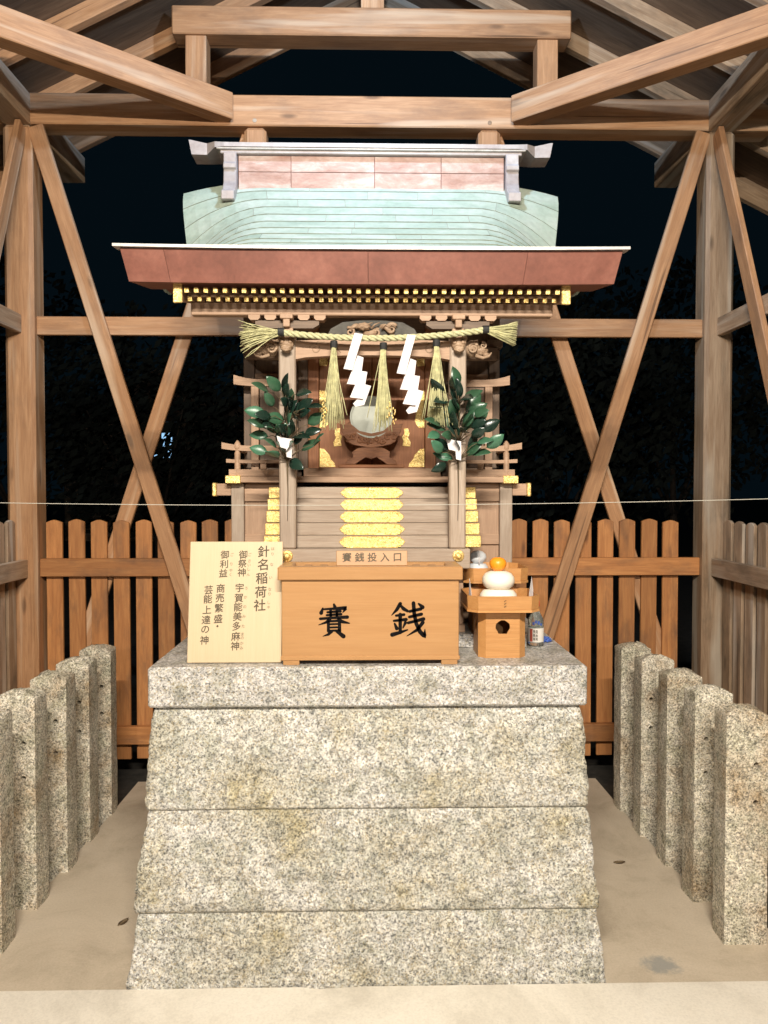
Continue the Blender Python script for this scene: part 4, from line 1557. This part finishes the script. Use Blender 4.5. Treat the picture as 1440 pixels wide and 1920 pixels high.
crumpled('plastic_wrapper', (0.545, 2.715, 0.9605), (0.022, 0.02, 0.020), 2.0, 'paper', 'crumpled white wrapper between the offering stand and the bottle', 'wrapper')
crumpled('plastic_wrapper', (0.634, 2.72, 0.9605), (0.018, 0.015, 0.011), 5.0, 'blue', 'small crumpled blue wrapper just right of the bottle', 'wrapper')

# ------------------------------------------------------------------ mirror
mr_ = thing('sacred_mirror', 'round bronze mirror on a carved cloud stand before the shrine doors', 'mirror', (SX - 0.004, 2.905, 1.5845))
bm = bmesh.new()
lathe(bm, [(0, 0), (0.072, 0), (0.074, 0.001), (0.0795, 0.002), (0.0795, -0.006), (0, -0.006)], seg=48)
bmesh.ops.recalc_face_normals(bm, faces=bm.faces[:])
put('disc', mesh_from(bm, 'disc', M['mirror']), T(SX - 0.004, 2.893, 1.776) @ Matrix.Rotation(math.radians(90 - 6), 4, 'X'), mr_)
poly = [(-0.118, 1.752), (-0.112, 1.722), (-0.098, 1.705), (-0.092, 1.685), (-0.07, 1.672), (-0.045, 1.668), (0, 1.660), (0.045, 1.668), (0.07, 1.672), (0.092, 1.685), (0.098, 1.705), (0.112, 1.722), (0.118, 1.752), (0.098, 1.745), (0.082, 1.758), (0.07, 1.742), (0.045, 1.722), (0, 1.712), (-0.045, 1.722), (-0.07, 1.742), (-0.082, 1.758), (-0.098, 1.745)]
cr = prism_part('cradle', [(SX - 0.004 + x, z) for x, z in poly], 2.885, 2.915, 'standwood', mr_, 0.002)
bm = bmesh.new()
for k in range(9):
    a = -0.085 + 0.021 * k
    scroll_tube(bm, (a, 0, -0.006 + 0.016 * (abs(a) / 0.08) ** 2 + 0.006 * (k % 2)), 0.013, 1.2, 0.0045, 1 if k % 2 else -1, k)
put('cloud_carving', mesh_from(bm, 'cloud_carving', M['standwood'], True), T(SX - 0.004, 2.884, 1.690), cr)
poly = [(-0.098, 1.5975), (-0.090, 1.615), (-0.066, 1.625), (-0.072, 1.645), (-0.05, 1.660), (0, 1.664), (0.05, 1.660), (0.072, 1.645), (0.066, 1.625), (0.090, 1.615), (0.098, 1.5975), (0.06, 1.598), (0.045, 1.612), (0.02, 1.628), (0, 1.618), (-0.02, 1.628), (-0.045, 1.612), (-0.06, 1.598)]
prism_part('foot', [(SX - 0.004 + x, z) for x, z in poly], 2.888, 2.912, 'standwood', mr_, 0.0015)
bar('base', SX - 0.128, SX + 0.12, 2.872, 2.94, 1.5845, 1.5972, 'door', mr_)

# ------------------------------------------------------------------ rope with straw tassels, paper streamers
ry0 = 2.515
rope_t = thing('shimenawa_rope', 'thick twisted straw rope with tassels hung across the shrine front', 'rope', (SX, ry0, 1.99))


def rope_pt(x):
    q = (x - 0.0) / 0.36
    return Vector((SX + x, ry0 - 0.012, 1.993 + 0.027 * q * q + 0.002 * x))


bm = bmesh.new()
for st3 in range(3):
    pts, rr = [], []
    n = 150
    for i in range(n + 1):
        x = -0.298 + (0.368 + 0.298) * i / n
        c = rope_pt(x)
        a = x * 95 + st3 * 2 * math.pi / 3
        R0 = 0.0056
        pts.append((c.x, c.y + R0 * math.cos(a), c.z + R0 * math.sin(a)))
        rr.append(0.0056)
    tube(bm, pts, rr, 6)
put('twisted_rope', mesh_from(bm, 'twisted_rope', M['rope'], True), I4, rope_t)


def straw_bundle(name, p, d, L, n, spread, r0, seed, droop_=0.0, neat=False, flatten=0.6):
    rr = random.Random(seed)
    bm = bmesh.new()
    d = Vector(d).normalized()
    side = Vector((0, 1, 0)).cross(d).normalized()
    dep = Vector((0, 1, 0))
    for i in range(n):
        a = rr.uniform(0, 2 * math.pi)
        q = math.sqrt(rr.random())
        s0 = side * math.cos(a) * q * r0 + dep * math.sin(a) * q * r0
        sp = rr.gauss(0, 0.42) if not neat else rr.uniform(-1, 1)
        sp = max(-1.25, min(1.25, sp))
        l = L * (rr.uniform(0.95, 1.02) if neat else rr.uniform(0.82, 1.05))
        pts, rad = [], []
        k = rr.uniform(0.9, 1.3)
        dpt = rr.uniform(-1, 1) * spread * flatten * 0.5
        for j in range(6):
            t = j / 5
            off = side * (sp * spread * t ** k) + dep * (dpt * t)
            pts.append(Vector(p) + s0 * (1 - 0.2 * t) + d * (l * t) + off + Vector((0, 0, -droop_ * t * t * rr.uniform(0.4, 1.3))))
            rad.append(0.0014 * (1.0 if t < 0.9 else 0.8))
        tube(bm, pts, rad, 5)
    return mesh_from(bm, name, M['straw'], True)


tx = [(-0.126, 1.990, 0.052, 21), (0.034, 1.985, 0.040, 22), (0.206, 1.995, 0.046, 23)]
for x, z, sp, sd in tx:
    me = straw_bundle('straw_tassel', (SX + x, ry0 - 0.016, z - 0.022), (0.0, 0, -1), 0.262, 70, sp, 0.008, sd)
    o = put('straw_tassel', me, I4, rope_t)
    bm = bmesh.new()
    lathe(bm, [(0, -0.011), (0.0115, -0.011), (0.0125, 0), (0.0115, 0.011), (0, 0.011)], seg=12)
    put('tie', mesh_from(bm, 'tie', M['black']), T(SX + x, ry0 - 0.014, z - 0.018), o)
o = put('straw_end', straw_bundle('straw_end', (SX - 0.296, ry0 - 0.012, 2.010), (-1, 0, -0.06), 0.128, 90, 0.05, 0.009, 31, 0.012), I4, rope_t)
bm = bmesh.new()
lathe(bm, [(0, -0.010), (0.0135, -0.010), (0.014, 0.010), (0, 0.010)], seg=12)
tie_me = mesh_from(bm, 'tie', M['black'])
put('tie', tie_me, T(SX - 0.296, ry0 - 0.012, 2.012) @ Matrix.Rotation(math.pi / 2, 4, 'Y'), o)
o = put('straw_end', straw_bundle('straw_end', (SX + 0.368, ry0 - 0.012, 2.020), (1, 0, -0.10), 0.098, 120, 0.038, 0.010, 33, 0.0, True), I4, rope_t)
put('tie', tie_me, T(SX + 0.366, ry0 - 0.012, 2.022) @ Matrix.Rotation(math.pi / 2, 4, 'Y'), o)
# rice ears in two tassels
bm = bmesh.new()
rr = random.Random(5)
for (x, z) in ((SX + 0.052, 1.785), (SX + 0.068, 1.765), (SX - 0.158, 1.80), (SX - 0.154, 1.77)):
    for k in range(9):
        lump(bm, (x + rr.uniform(-0.006, 0.006), ry0 - 0.03 + rr.uniform(-0.004, 0.004), z - k * 0.006), 0.0032, k, 0.2, 2, (0.8, 0.8, 1.3))
put('rice_ears', mesh_from(bm, 'rice_ears', M['gold'], True), I4, rope_t)


def streamer(loc, panels, label, tilt):
    """zigzag folded paper: slanting panels, each a fold in front of the last"""
    bm = bmesh.new()
    for k, quad in enumerate(panels):
        y = -0.0016 * k
        v0 = [bm.verts.new((x, y - 0.007 * ((z - quad[0][1]) / 0.07) * (1 if k % 2 else -0.6), z)) for x, z in quad]
        v1 = [bm.verts.new(v.co + Vector((0, 0.0006, 0))) for v in v0]
        bm.faces.new(v0)
        bm.faces.new(v1[::-1])
        for i in range(len(quad)):
            j = (i + 1) % len(quad)
            bm.faces.new((v0[i], v0[j], v1[j], v1[i]))
    bmesh.ops.recalc_face_normals(bm, faces=bm.faces[:])
    o = put('paper_streamer', mesh_from(bm, 'paper_streamer', M['paper']), T(*loc) @ Matrix.Rotation(tilt, 4, 'Z'))
    return tag(o, label, 'paper streamer', 'white zigzag paper streamers')


# panels traced in millimetres from the top knot (x right, z up)
p1 = [[(-8, 4), (19, 0), (2, -73), (-40, -118)][:0] or [(-7, 4), (20, 0), (-14, -116), (-42, -112)],
      [(3, -68), (22, -75), (10, -162), (-32, -158)][:4],
      [(14, -118), (34, -121), (20, -208), (-22, -203)],
      [(24, -160), (46, -166), (24, -226), (-4, -232), (-12, -222), (4, -206)]]
sc1 = 0.001
s1p = [[(x * sc1, z * sc1) for x, z in q] for q in p1]
streamer((SX - 0.052, ry0 - 0.032, 2.002), s1p, 'white zigzag paper streamer hanging between the left and middle straw tassels', 0.0)
streamer((SX + 0.118, ry0 - 0.032, 1.998), [[(x * 0.98, z * 1.08) for x, z in q] for q in s1p], 'white zigzag paper streamer hanging between the middle and right straw tassels', -0.1)

# ------------------------------------------------------------------ evergreen sprigs on the porch posts
def leaf_mesh(mat, bend):
    bm = bmesh.new()
    n = 8
    L, Wd = 0.064, 0.041
    prev = None
    for i in range(n + 1):
        t = i / n
        w = Wd / 2 * (math.sin(math.pi * min(1, t * 1.0)) ** 0.75) * (1 - 0.25 * t)
        z = -bend * t * t
        row = [bm.verts.new((L * t, -w, z + 0.25 * w)), bm.verts.new((L * t, 0, z)), bm.verts.new((L * t, w, z + 0.25 * w))]
        if prev:
            for a in (0, 1):
                bm.faces.new((prev[a], row[a], row[a + 1], prev[a + 1]))
        prev = row
    bmesh.ops.remove_doubles(bm, verts=bm.verts[:], dist=0.0003)
    g = bmesh.ops.solidify(bm, geom=bm.faces[:], thickness=0.0005)
    return mesh_from(bm, 'leaf', M[mat], True)


LEAF = {m: [leaf_mesh(m, b) for b in (0.006, 0.014)] for m in ('leaf', 'leaf_dark', 'leaf_pale')}


def sprig(cx, label, leaves, small_paper, seed):
    rr = random.Random(seed)
    yb = 2.512
    root = thing('evergreen_sprig', label, 'sprig', (cx, yb, 1.72), 'evergreen sprigs tied to the porch posts')
    base = Vector((cx, 2.545, 1.60))
    bm = bmesh.new()
    tube(bm, [(cx, 2.5505, 1.40), (cx + 0.002, 2.5495, 1.50), base, (cx, 2.535, 1.70), (cx + 0.004, 2.525, 1.80)], [0.0008, 0.0016, 0.003, 0.003, 0.0015], 6)
    hub = [Vector((cx, 2.54, z)) for z in (1.60, 1.66, 1.72, 1.78)]
    place = []
    for (x, z, tone) in leaves:
        tip = Vector((x, 2.50 + rr.uniform(-0.035, 0.03), z))
        h = min(hub, key=lambda q: abs(q.z - (z - 0.05)) + 0.0)
        d = (tip - h)
        if d.length < 0.02:
            d = Vector((rr.uniform(-1, 1), -0.4, 0.5))
        mid = (h + tip) / 2 + Vector((0, -0.01, 0.008))
        start = tip - d.normalized() * 0.032
        tube(bm, [h, mid, start], [0.0018, 0.0013, 0.0009], 5)
        place.append((start, d.normalized(), tone))
    put('stem', mesh_from(bm, 'stem', M['twig'], True), I4, root)
    for start, d, tone in place:
        xax = (d + Vector((rr.uniform(-0.35, 0.35), rr.uniform(-0.25, 0.15), rr.uniform(-0.5, 0.25)))).normalized()
        nrm = Vector((rr.uniform(-0.9, 0.9), -1, rr.uniform(-0.3, 1.1)))
        zax = (nrm - xax * nrm.dot(xax)).normalized()
        yax = zax.cross(xax)
        Mw = Matrix((xax, yax, zax)).transposed().to_4x4()
        Mw.translation = start
        Mw = Mw @ Matrix.Scale(rr.uniform(0.85, 1.15), 4)
        mt = {0: 'leaf_dark', 1: 'leaf', 2: 'leaf_pale'}[tone]
        put('leaf', LEAF[mt][rr.randrange(2)], Mw, root)
    x, z = small_paper
    bm = bmesh.new()
    for k, q in enumerate(([(-0.022, 0.0), (0.008, -0.008), (0.010, -0.042), (-0.014, -0.036)], [(-0.006, -0.006), (0.026, -0.010), (0.027, -0.040), (0.026, -0.072), (0.010, -0.068), (0.008, -0.040)])):
        y = -0.001 * k
        v0 = [bm.verts.new((a, y, b)) for a, b in q]
        v1 = [bm.verts.new((a, y + 0.0006, b)) for a, b in q]
        bm.faces.new(v0)
        bm.faces.new(v1[::-1])
        for i in range(len(q)):
            j = (i + 1) % len(q)
            bm.faces.new((v0[i], v0[j], v1[j], v1[i]))
    bmesh.ops.recalc_face_normals(bm, faces=bm.faces[:])
    put('paper_slip', mesh_from(bm, 'paper_slip', M['paper']), T(x, 2.492, z), root)


def pz(u, v):
    Y = 2.50
    return ((u - 690) * Y / 1442, 1.5 + (920 - v) * Y / 1442)


LL = [(493, 727, 1), (531, 724, 0), (503, 750, 1), (482, 769, 2), (524, 776, 1), (544, 785, 2), (589, 757, 0), (560, 757, 0), (484, 793, 1), (515, 795, 0),
      (484, 813, 2), (509, 827, 1), (484, 841, 2), (509, 854, 2), (535, 811, 0), (562, 780, 0), (591, 784, 1), (544, 742, 1), (566, 729, 0), (587, 806, 0),
      (580, 836, 1), (602, 827, 2), (560, 818, 0), (533, 760, 0), (527, 800, 1), (498, 778, 0), (550, 800, 0), (575, 770, 0), (520, 820, 0)]
RL = [(820, 728, 0), (846, 722, 0), (826, 745, 0), (811, 758, 0), (856, 757, 0), (866, 738, 0), (884, 737, 1), (830, 770, 1), (845, 792, 2), (814, 790, 1),
      (872, 785, 1), (900, 770, 1), (809, 808, 2), (838, 812, 1), (815, 843, 2), (834, 855, 2), (886, 755, 1), (858, 812, 0), (880, 790, 1), (905, 820, 2),
      (928, 833, 2), (890, 845, 1), (878, 775, 0), (830, 830, 0), (845, 765, 0), (865, 800, 0), (900, 845, 1), (822, 872, 0)]
rl = random.Random(77)
for lst, cu in ((LL, 538), (RL, 856)):
    for q in range(16):
        lst.append((cu + rl.gauss(0, 22), 790 + rl.gauss(0, 34), rl.choice((0, 0, 1))))
sprig(SX - 0.2825, 'evergreen sprig with white paper slip tied to the left porch post', [(*pz(u, v), t) for u, v, t in LL], pz(533, 818), 3)
sprig(SX + 0.2825, 'evergreen sprig with white paper slip tied to the right porch post', [(*pz(u, v), t) for u, v, t in RL], pz(849, 822), 4)

# ------------------------------------------------------------------ string across the front
bm = bmesh.new()
y0 = YS[2] + 0.07
pts = []
for i in range(41):
    x = -1.77 + 3.58 * i / 40
    q = (x - 0.0) / 1.8
    pts.append((PX + x, y0 - 0.078, 1.470 + 0.045 * q * q + 0.008 * q))
tube(bm, pts, 0.0007, 5)
tag(put('string', mesh_from(bm, 'string', M['thread'], True), I4), 'thin pale string stretched across in front of the shrine between the pavilion posts', 'string')

# ------------------------------------------------------------------ trees and bushes in the dark behind
def foliage(name, loc, rx, rz, n, label, cat, seed, trunk_h):
    rr = random.Random(seed)
    root = thing(name, label, cat, loc, 'dark foliage behind the fence')
    bm = bmesh.new()
    for i in range(n):
        a, b, q = rr.uniform(0, 6.283), math.acos(rr.uniform(-1, 1)), rr.random() ** 0.4
        p = Vector((math.cos(a) * math.sin(b) * rx * q, math.sin(a) * math.sin(b) * rx * 0.7 * q, math.cos(b) * rz * q))
        if noise.noise(p * 1.4 + Vector((seed, 0, 0))) < -0.12:
            continue
        s = rr.uniform(0.06, 0.12)
        d = Vector((rr.gauss(0, 1), rr.gauss(0, 1), rr.gauss(0, 1))).normalized()
        e = d.orthogonal().normalized()
        f = d.cross(e)
        vs = [bm.verts.new(p + e * s), bm.verts.new(p + f * s * 0.45), bm.verts.new(p - e * s), bm.verts.new(p - f * s * 0.45)]
        bm.faces.new(vs)
    put('crown', mesh_from(bm, 'crown', M['bushleaf']), T(loc[0], loc[1], loc[2] + trunk_h + rz * 0.8), root)
    bm = bmesh.new()
    tube(bm, [(0, 0, 0), (0.02, 0, trunk_h * 0.6), (-0.03, 0.02, trunk_h + rz * 0.5)], [0.09, 0.07, 0.03], 8)
    for k in range(5):
        a = k * 1.3
        tube(bm, [(0, 0, trunk_h * 0.8), (math.cos(a) * rx * 0.3, math.sin(a) * rx * 0.2, trunk_h + rz * 0.4), (math.cos(a) * rx * 0.6, math.sin(a) * rx * 0.4, trunk_h + rz * 0.9)], [0.04, 0.025, 0.01], 6)
    put('trunk', mesh_from(bm, 'trunk', M['bark'], True), T(*loc), root)


for k, (x, y, rx, rz, th, what) in enumerate(((2.6, 11.0, 1.9, 1.9, 1.0, 'dark leafy tree in the night right of the shrine, nearest to it'),
                                  (-3.4, 12.5, 2.1, 2.0, 1.0, 'dark leafy tree in the night left of the shrine'),
                                  (5.2, 13.0, 2.2, 2.3, 1.4, 'dark leafy tree farthest to the right behind the fence'),
                                  (-6.4, 14.0, 2.3, 2.4, 1.4, 'dark leafy tree farthest to the left behind the fence'),
                                  (-0.4, 14.5, 2.6, 2.2, 1.2, 'dark leafy tree straight behind the shrine'))):
    foliage('tree', (x, y, -0.07), rx, rz, 6500, what, 'tree', 3 + k, th)

# a house far behind, one window lit, glimpsed through the leaves
hx, hy = -6.4, 24.0
hs_ = thing('house', 'far dark house with a small bluish lit window behind the trees at left', 'house', (hx, hy + 2, -0.07))
bar('wall', hx - 3.0, hx + 3.0, hy, hy + 4.0, -0.07, 3.6, 'oldwood', hs_, 0.01)
prism_part('roof', [(hx - 3.5, 3.6), (hx + 3.5, 3.6), (hx, 5.2)], hy - 0.4, hy + 4.4, 'deck', hs_)
M['window_glow'] = emit('window_glow', (0.35, 0.65, 1.0), 1.2)
wf = bar('window', hx - 0.40, hx + 0.40, hy - 0.05, hy - 0.002, 2.45, 3.35, 'oldwood', hs_, 0.01)
for q in (-1, 1):
    bar('pane', hx + q * 0.19 - 0.16, hx + q * 0.19 + 0.16, hy - 0.056, hy - 0.0505, 2.52, 3.28, 'window_glow', wf, 0.0)

# fallen leaves on the concrete
def fallen(x, y, rot, label):
    bm = bmesh.new()
    prev = None
    for i in range(7):
        t = i / 6
        w = 0.011 * math.sin(math.pi * t) ** 0.8 + 0.0004
        z = 0.004 + 0.006 * abs(t - 0.5) ** 1.5
        row = [bm.verts.new((0.05 * t, -w, z + 0.004)), bm.verts.new((0.05 * t, 0, z)), bm.verts.new((0.05 * t, w, z + 0.003))]
        if prev:
            for a in (0, 1):
                bm.faces.new((prev[a], row[a], row[a + 1], prev[a + 1]))
        prev = row
    bmesh.ops.solidify(bm, geom=bm.faces[:], thickness=0.0006)
    tag(put('fallen_leaf', mesh_from(bm, 'fallen_leaf', M['dryleaf'], True), T(x, y, 0.0) @ Matrix.Rotation(rot, 4, 'Z')), label, 'leaf', 'fallen leaves on the concrete')


M['dryleaf'] = flat('dry_leaf', (0.30, 0.22, 0.13), 0.8, var=0.4, vs=40)
fallen(0.985, 3.03, 0.1, 'dry brown leaf lying on the concrete right of the plinth')
fallen(-0.86, 2.62, 1.1, 'dry brown leaf lying on the concrete left of the plinth')

# ------------------------------------------------------------------ assumed lamps, all out of view
def lamp(name, label, pos, colr, watts, size, group=None, hang=None):
    r = thing(name, label, 'lamp', (pos[0], pos[1], pos[2] + 0.05), group)
    bar('casing', pos[0] - size[0] / 2, pos[0] + size[0] / 2, pos[1] - size[1] / 2, pos[1] + size[1] / 2, pos[2] + 0.05, pos[2] + 0.085, 'casing', r, 0.004)
    M[name + '_lens'] = emit(name + '_lens', colr, 6.0)
    bar('lens', pos[0] - size[0] / 2 + 0.01, pos[0] + size[0] / 2 - 0.01, pos[1] - size[1] / 2 + 0.01, pos[1] + size[1] / 2 - 0.01, pos[2] + 0.042, pos[2] + 0.0495, name + '_lens', r, 0.001)
    L = bpy.data.lights.new('light', 'POINT')
    L.energy = watts
    L.color = colr
    L.shadow_soft_size = 0.035
    o = bpy.data.objects.new('light', L)
    col.objects.link(o)
    o.parent = r
    o.location = (0, 0, -0.05)
    if hang:
        bar('hanger', pos[0] - 0.006, pos[0] + 0.006, pos[1] - 0.006, pos[1] + 0.006, pos[2] + 0.0855, hang, 'casing', r, 0.001)
    return r


lamp('assumed_ceiling_lamp', 'assumed cool white lamp, out of view, hung from the ridge beam above the shrine roof', COOL_POS, (0.52, 0.72, 1.0), COOL_W, (0.30, 0.10), hang=4.30)  # lamp itself unseen; assumed from the cool glow and lit roof
# assumed unseen tube lamp hung under the front eave, a metre and a quarter long
tl = thing('assumed_tube_lamp', 'assumed long tube lamp, out of view, hung under the front edge of the pavilion roof', 'lamp', (WARM_POS[0], WARM_POS[1], WARM_POS[2] + 0.05))
bar('casing', WARM_POS[0] - 0.64, WARM_POS[0] + 0.64, WARM_POS[1] - 0.08, WARM_POS[1] - 0.01, WARM_POS[2] + 0.03, WARM_POS[2] + 0.09, 'casing', tl, 0.005)
for q in (-0.5, 0.5):
    bar('hanger', WARM_POS[0] + q - 0.008, WARM_POS[0] + q + 0.008, WARM_POS[1] - 0.055, WARM_POS[1] - 0.04, WARM_POS[2] + 0.0905, roof_z(WARM_POS[0] + q) + 0.09, 'casing', tl, 0.001)
M['tube_glow'] = emit('tube_glow', (1.0, 0.88, 0.70), 6.0)
bm = bmesh.new()
tube(bm, [(-0.6, 0, 0), (0.6, 0, 0)], 0.014, 10)
put('tube', mesh_from(bm, 'tube', M['tube_glow'], True), T(WARM_POS[0], WARM_POS[1] - 0.028, WARM_POS[2] + 0.015), tl)
L = bpy.data.lights.new('light', 'AREA')
L.shape = 'RECTANGLE'
L.size = 1.2
L.size_y = 0.05
L.energy = WARM_W
L.color = (1.0, 0.915, 0.785)
o = bpy.data.objects.new('light', L)
col.objects.link(o)
o.parent = tl
o.location = (0, 0.0, -0.05)
o.rotation_euler = (math.radians(52), 0, 0)      # shines back under the roof towards the shrine

# assumed street lamp on a pole well behind the camera, added as frontal fill
sl = thing('assumed_fill_lamp', 'assumed street lamp on a pole, unseen behind the camera, added as frontal fill', 'street lamp', (FILL_POS[0], FILL_POS[1] - 0.6, -0.07))
bm = bmesh.new()
tube(bm, [(0, 0, 0), (0, 0, 4.2), (0, 0.12, 4.52), (0, 0.42, 4.55)], [0.06, 0.045, 0.035, 0.03], 10)
put('pole', mesh_from(bm, 'pole', M['casing'], True), T(FILL_POS[0], FILL_POS[1] - 0.6, -0.07), sl)
hd = bar('head', FILL_POS[0] - 0.14, FILL_POS[0] + 0.14, FILL_POS[1] - 0.25, FILL_POS[1] + 0.25, 4.40, 4.47, 'casing', sl, 0.01)
M['fill_lens'] = emit('fill_lens', (1.0, 0.92, 0.80), 8.0)
bar('lens', FILL_POS[0] - 0.12, FILL_POS[0] + 0.12, FILL_POS[1] - 0.2, FILL_POS[1] + 0.2, 4.385, 4.399, 'fill_lens', hd, 0.002)
L = bpy.data.lights.new('light', 'POINT')
L.energy = FILL_W
L.color = (1.0, 0.92, 0.82)
L.shadow_soft_size = 0.12
o = bpy.data.objects.new('light', L)
col.objects.link(o)
o.parent = sl
o.location = (0, 0.6, FILL_POS[2] - 0.10 + 0.07)
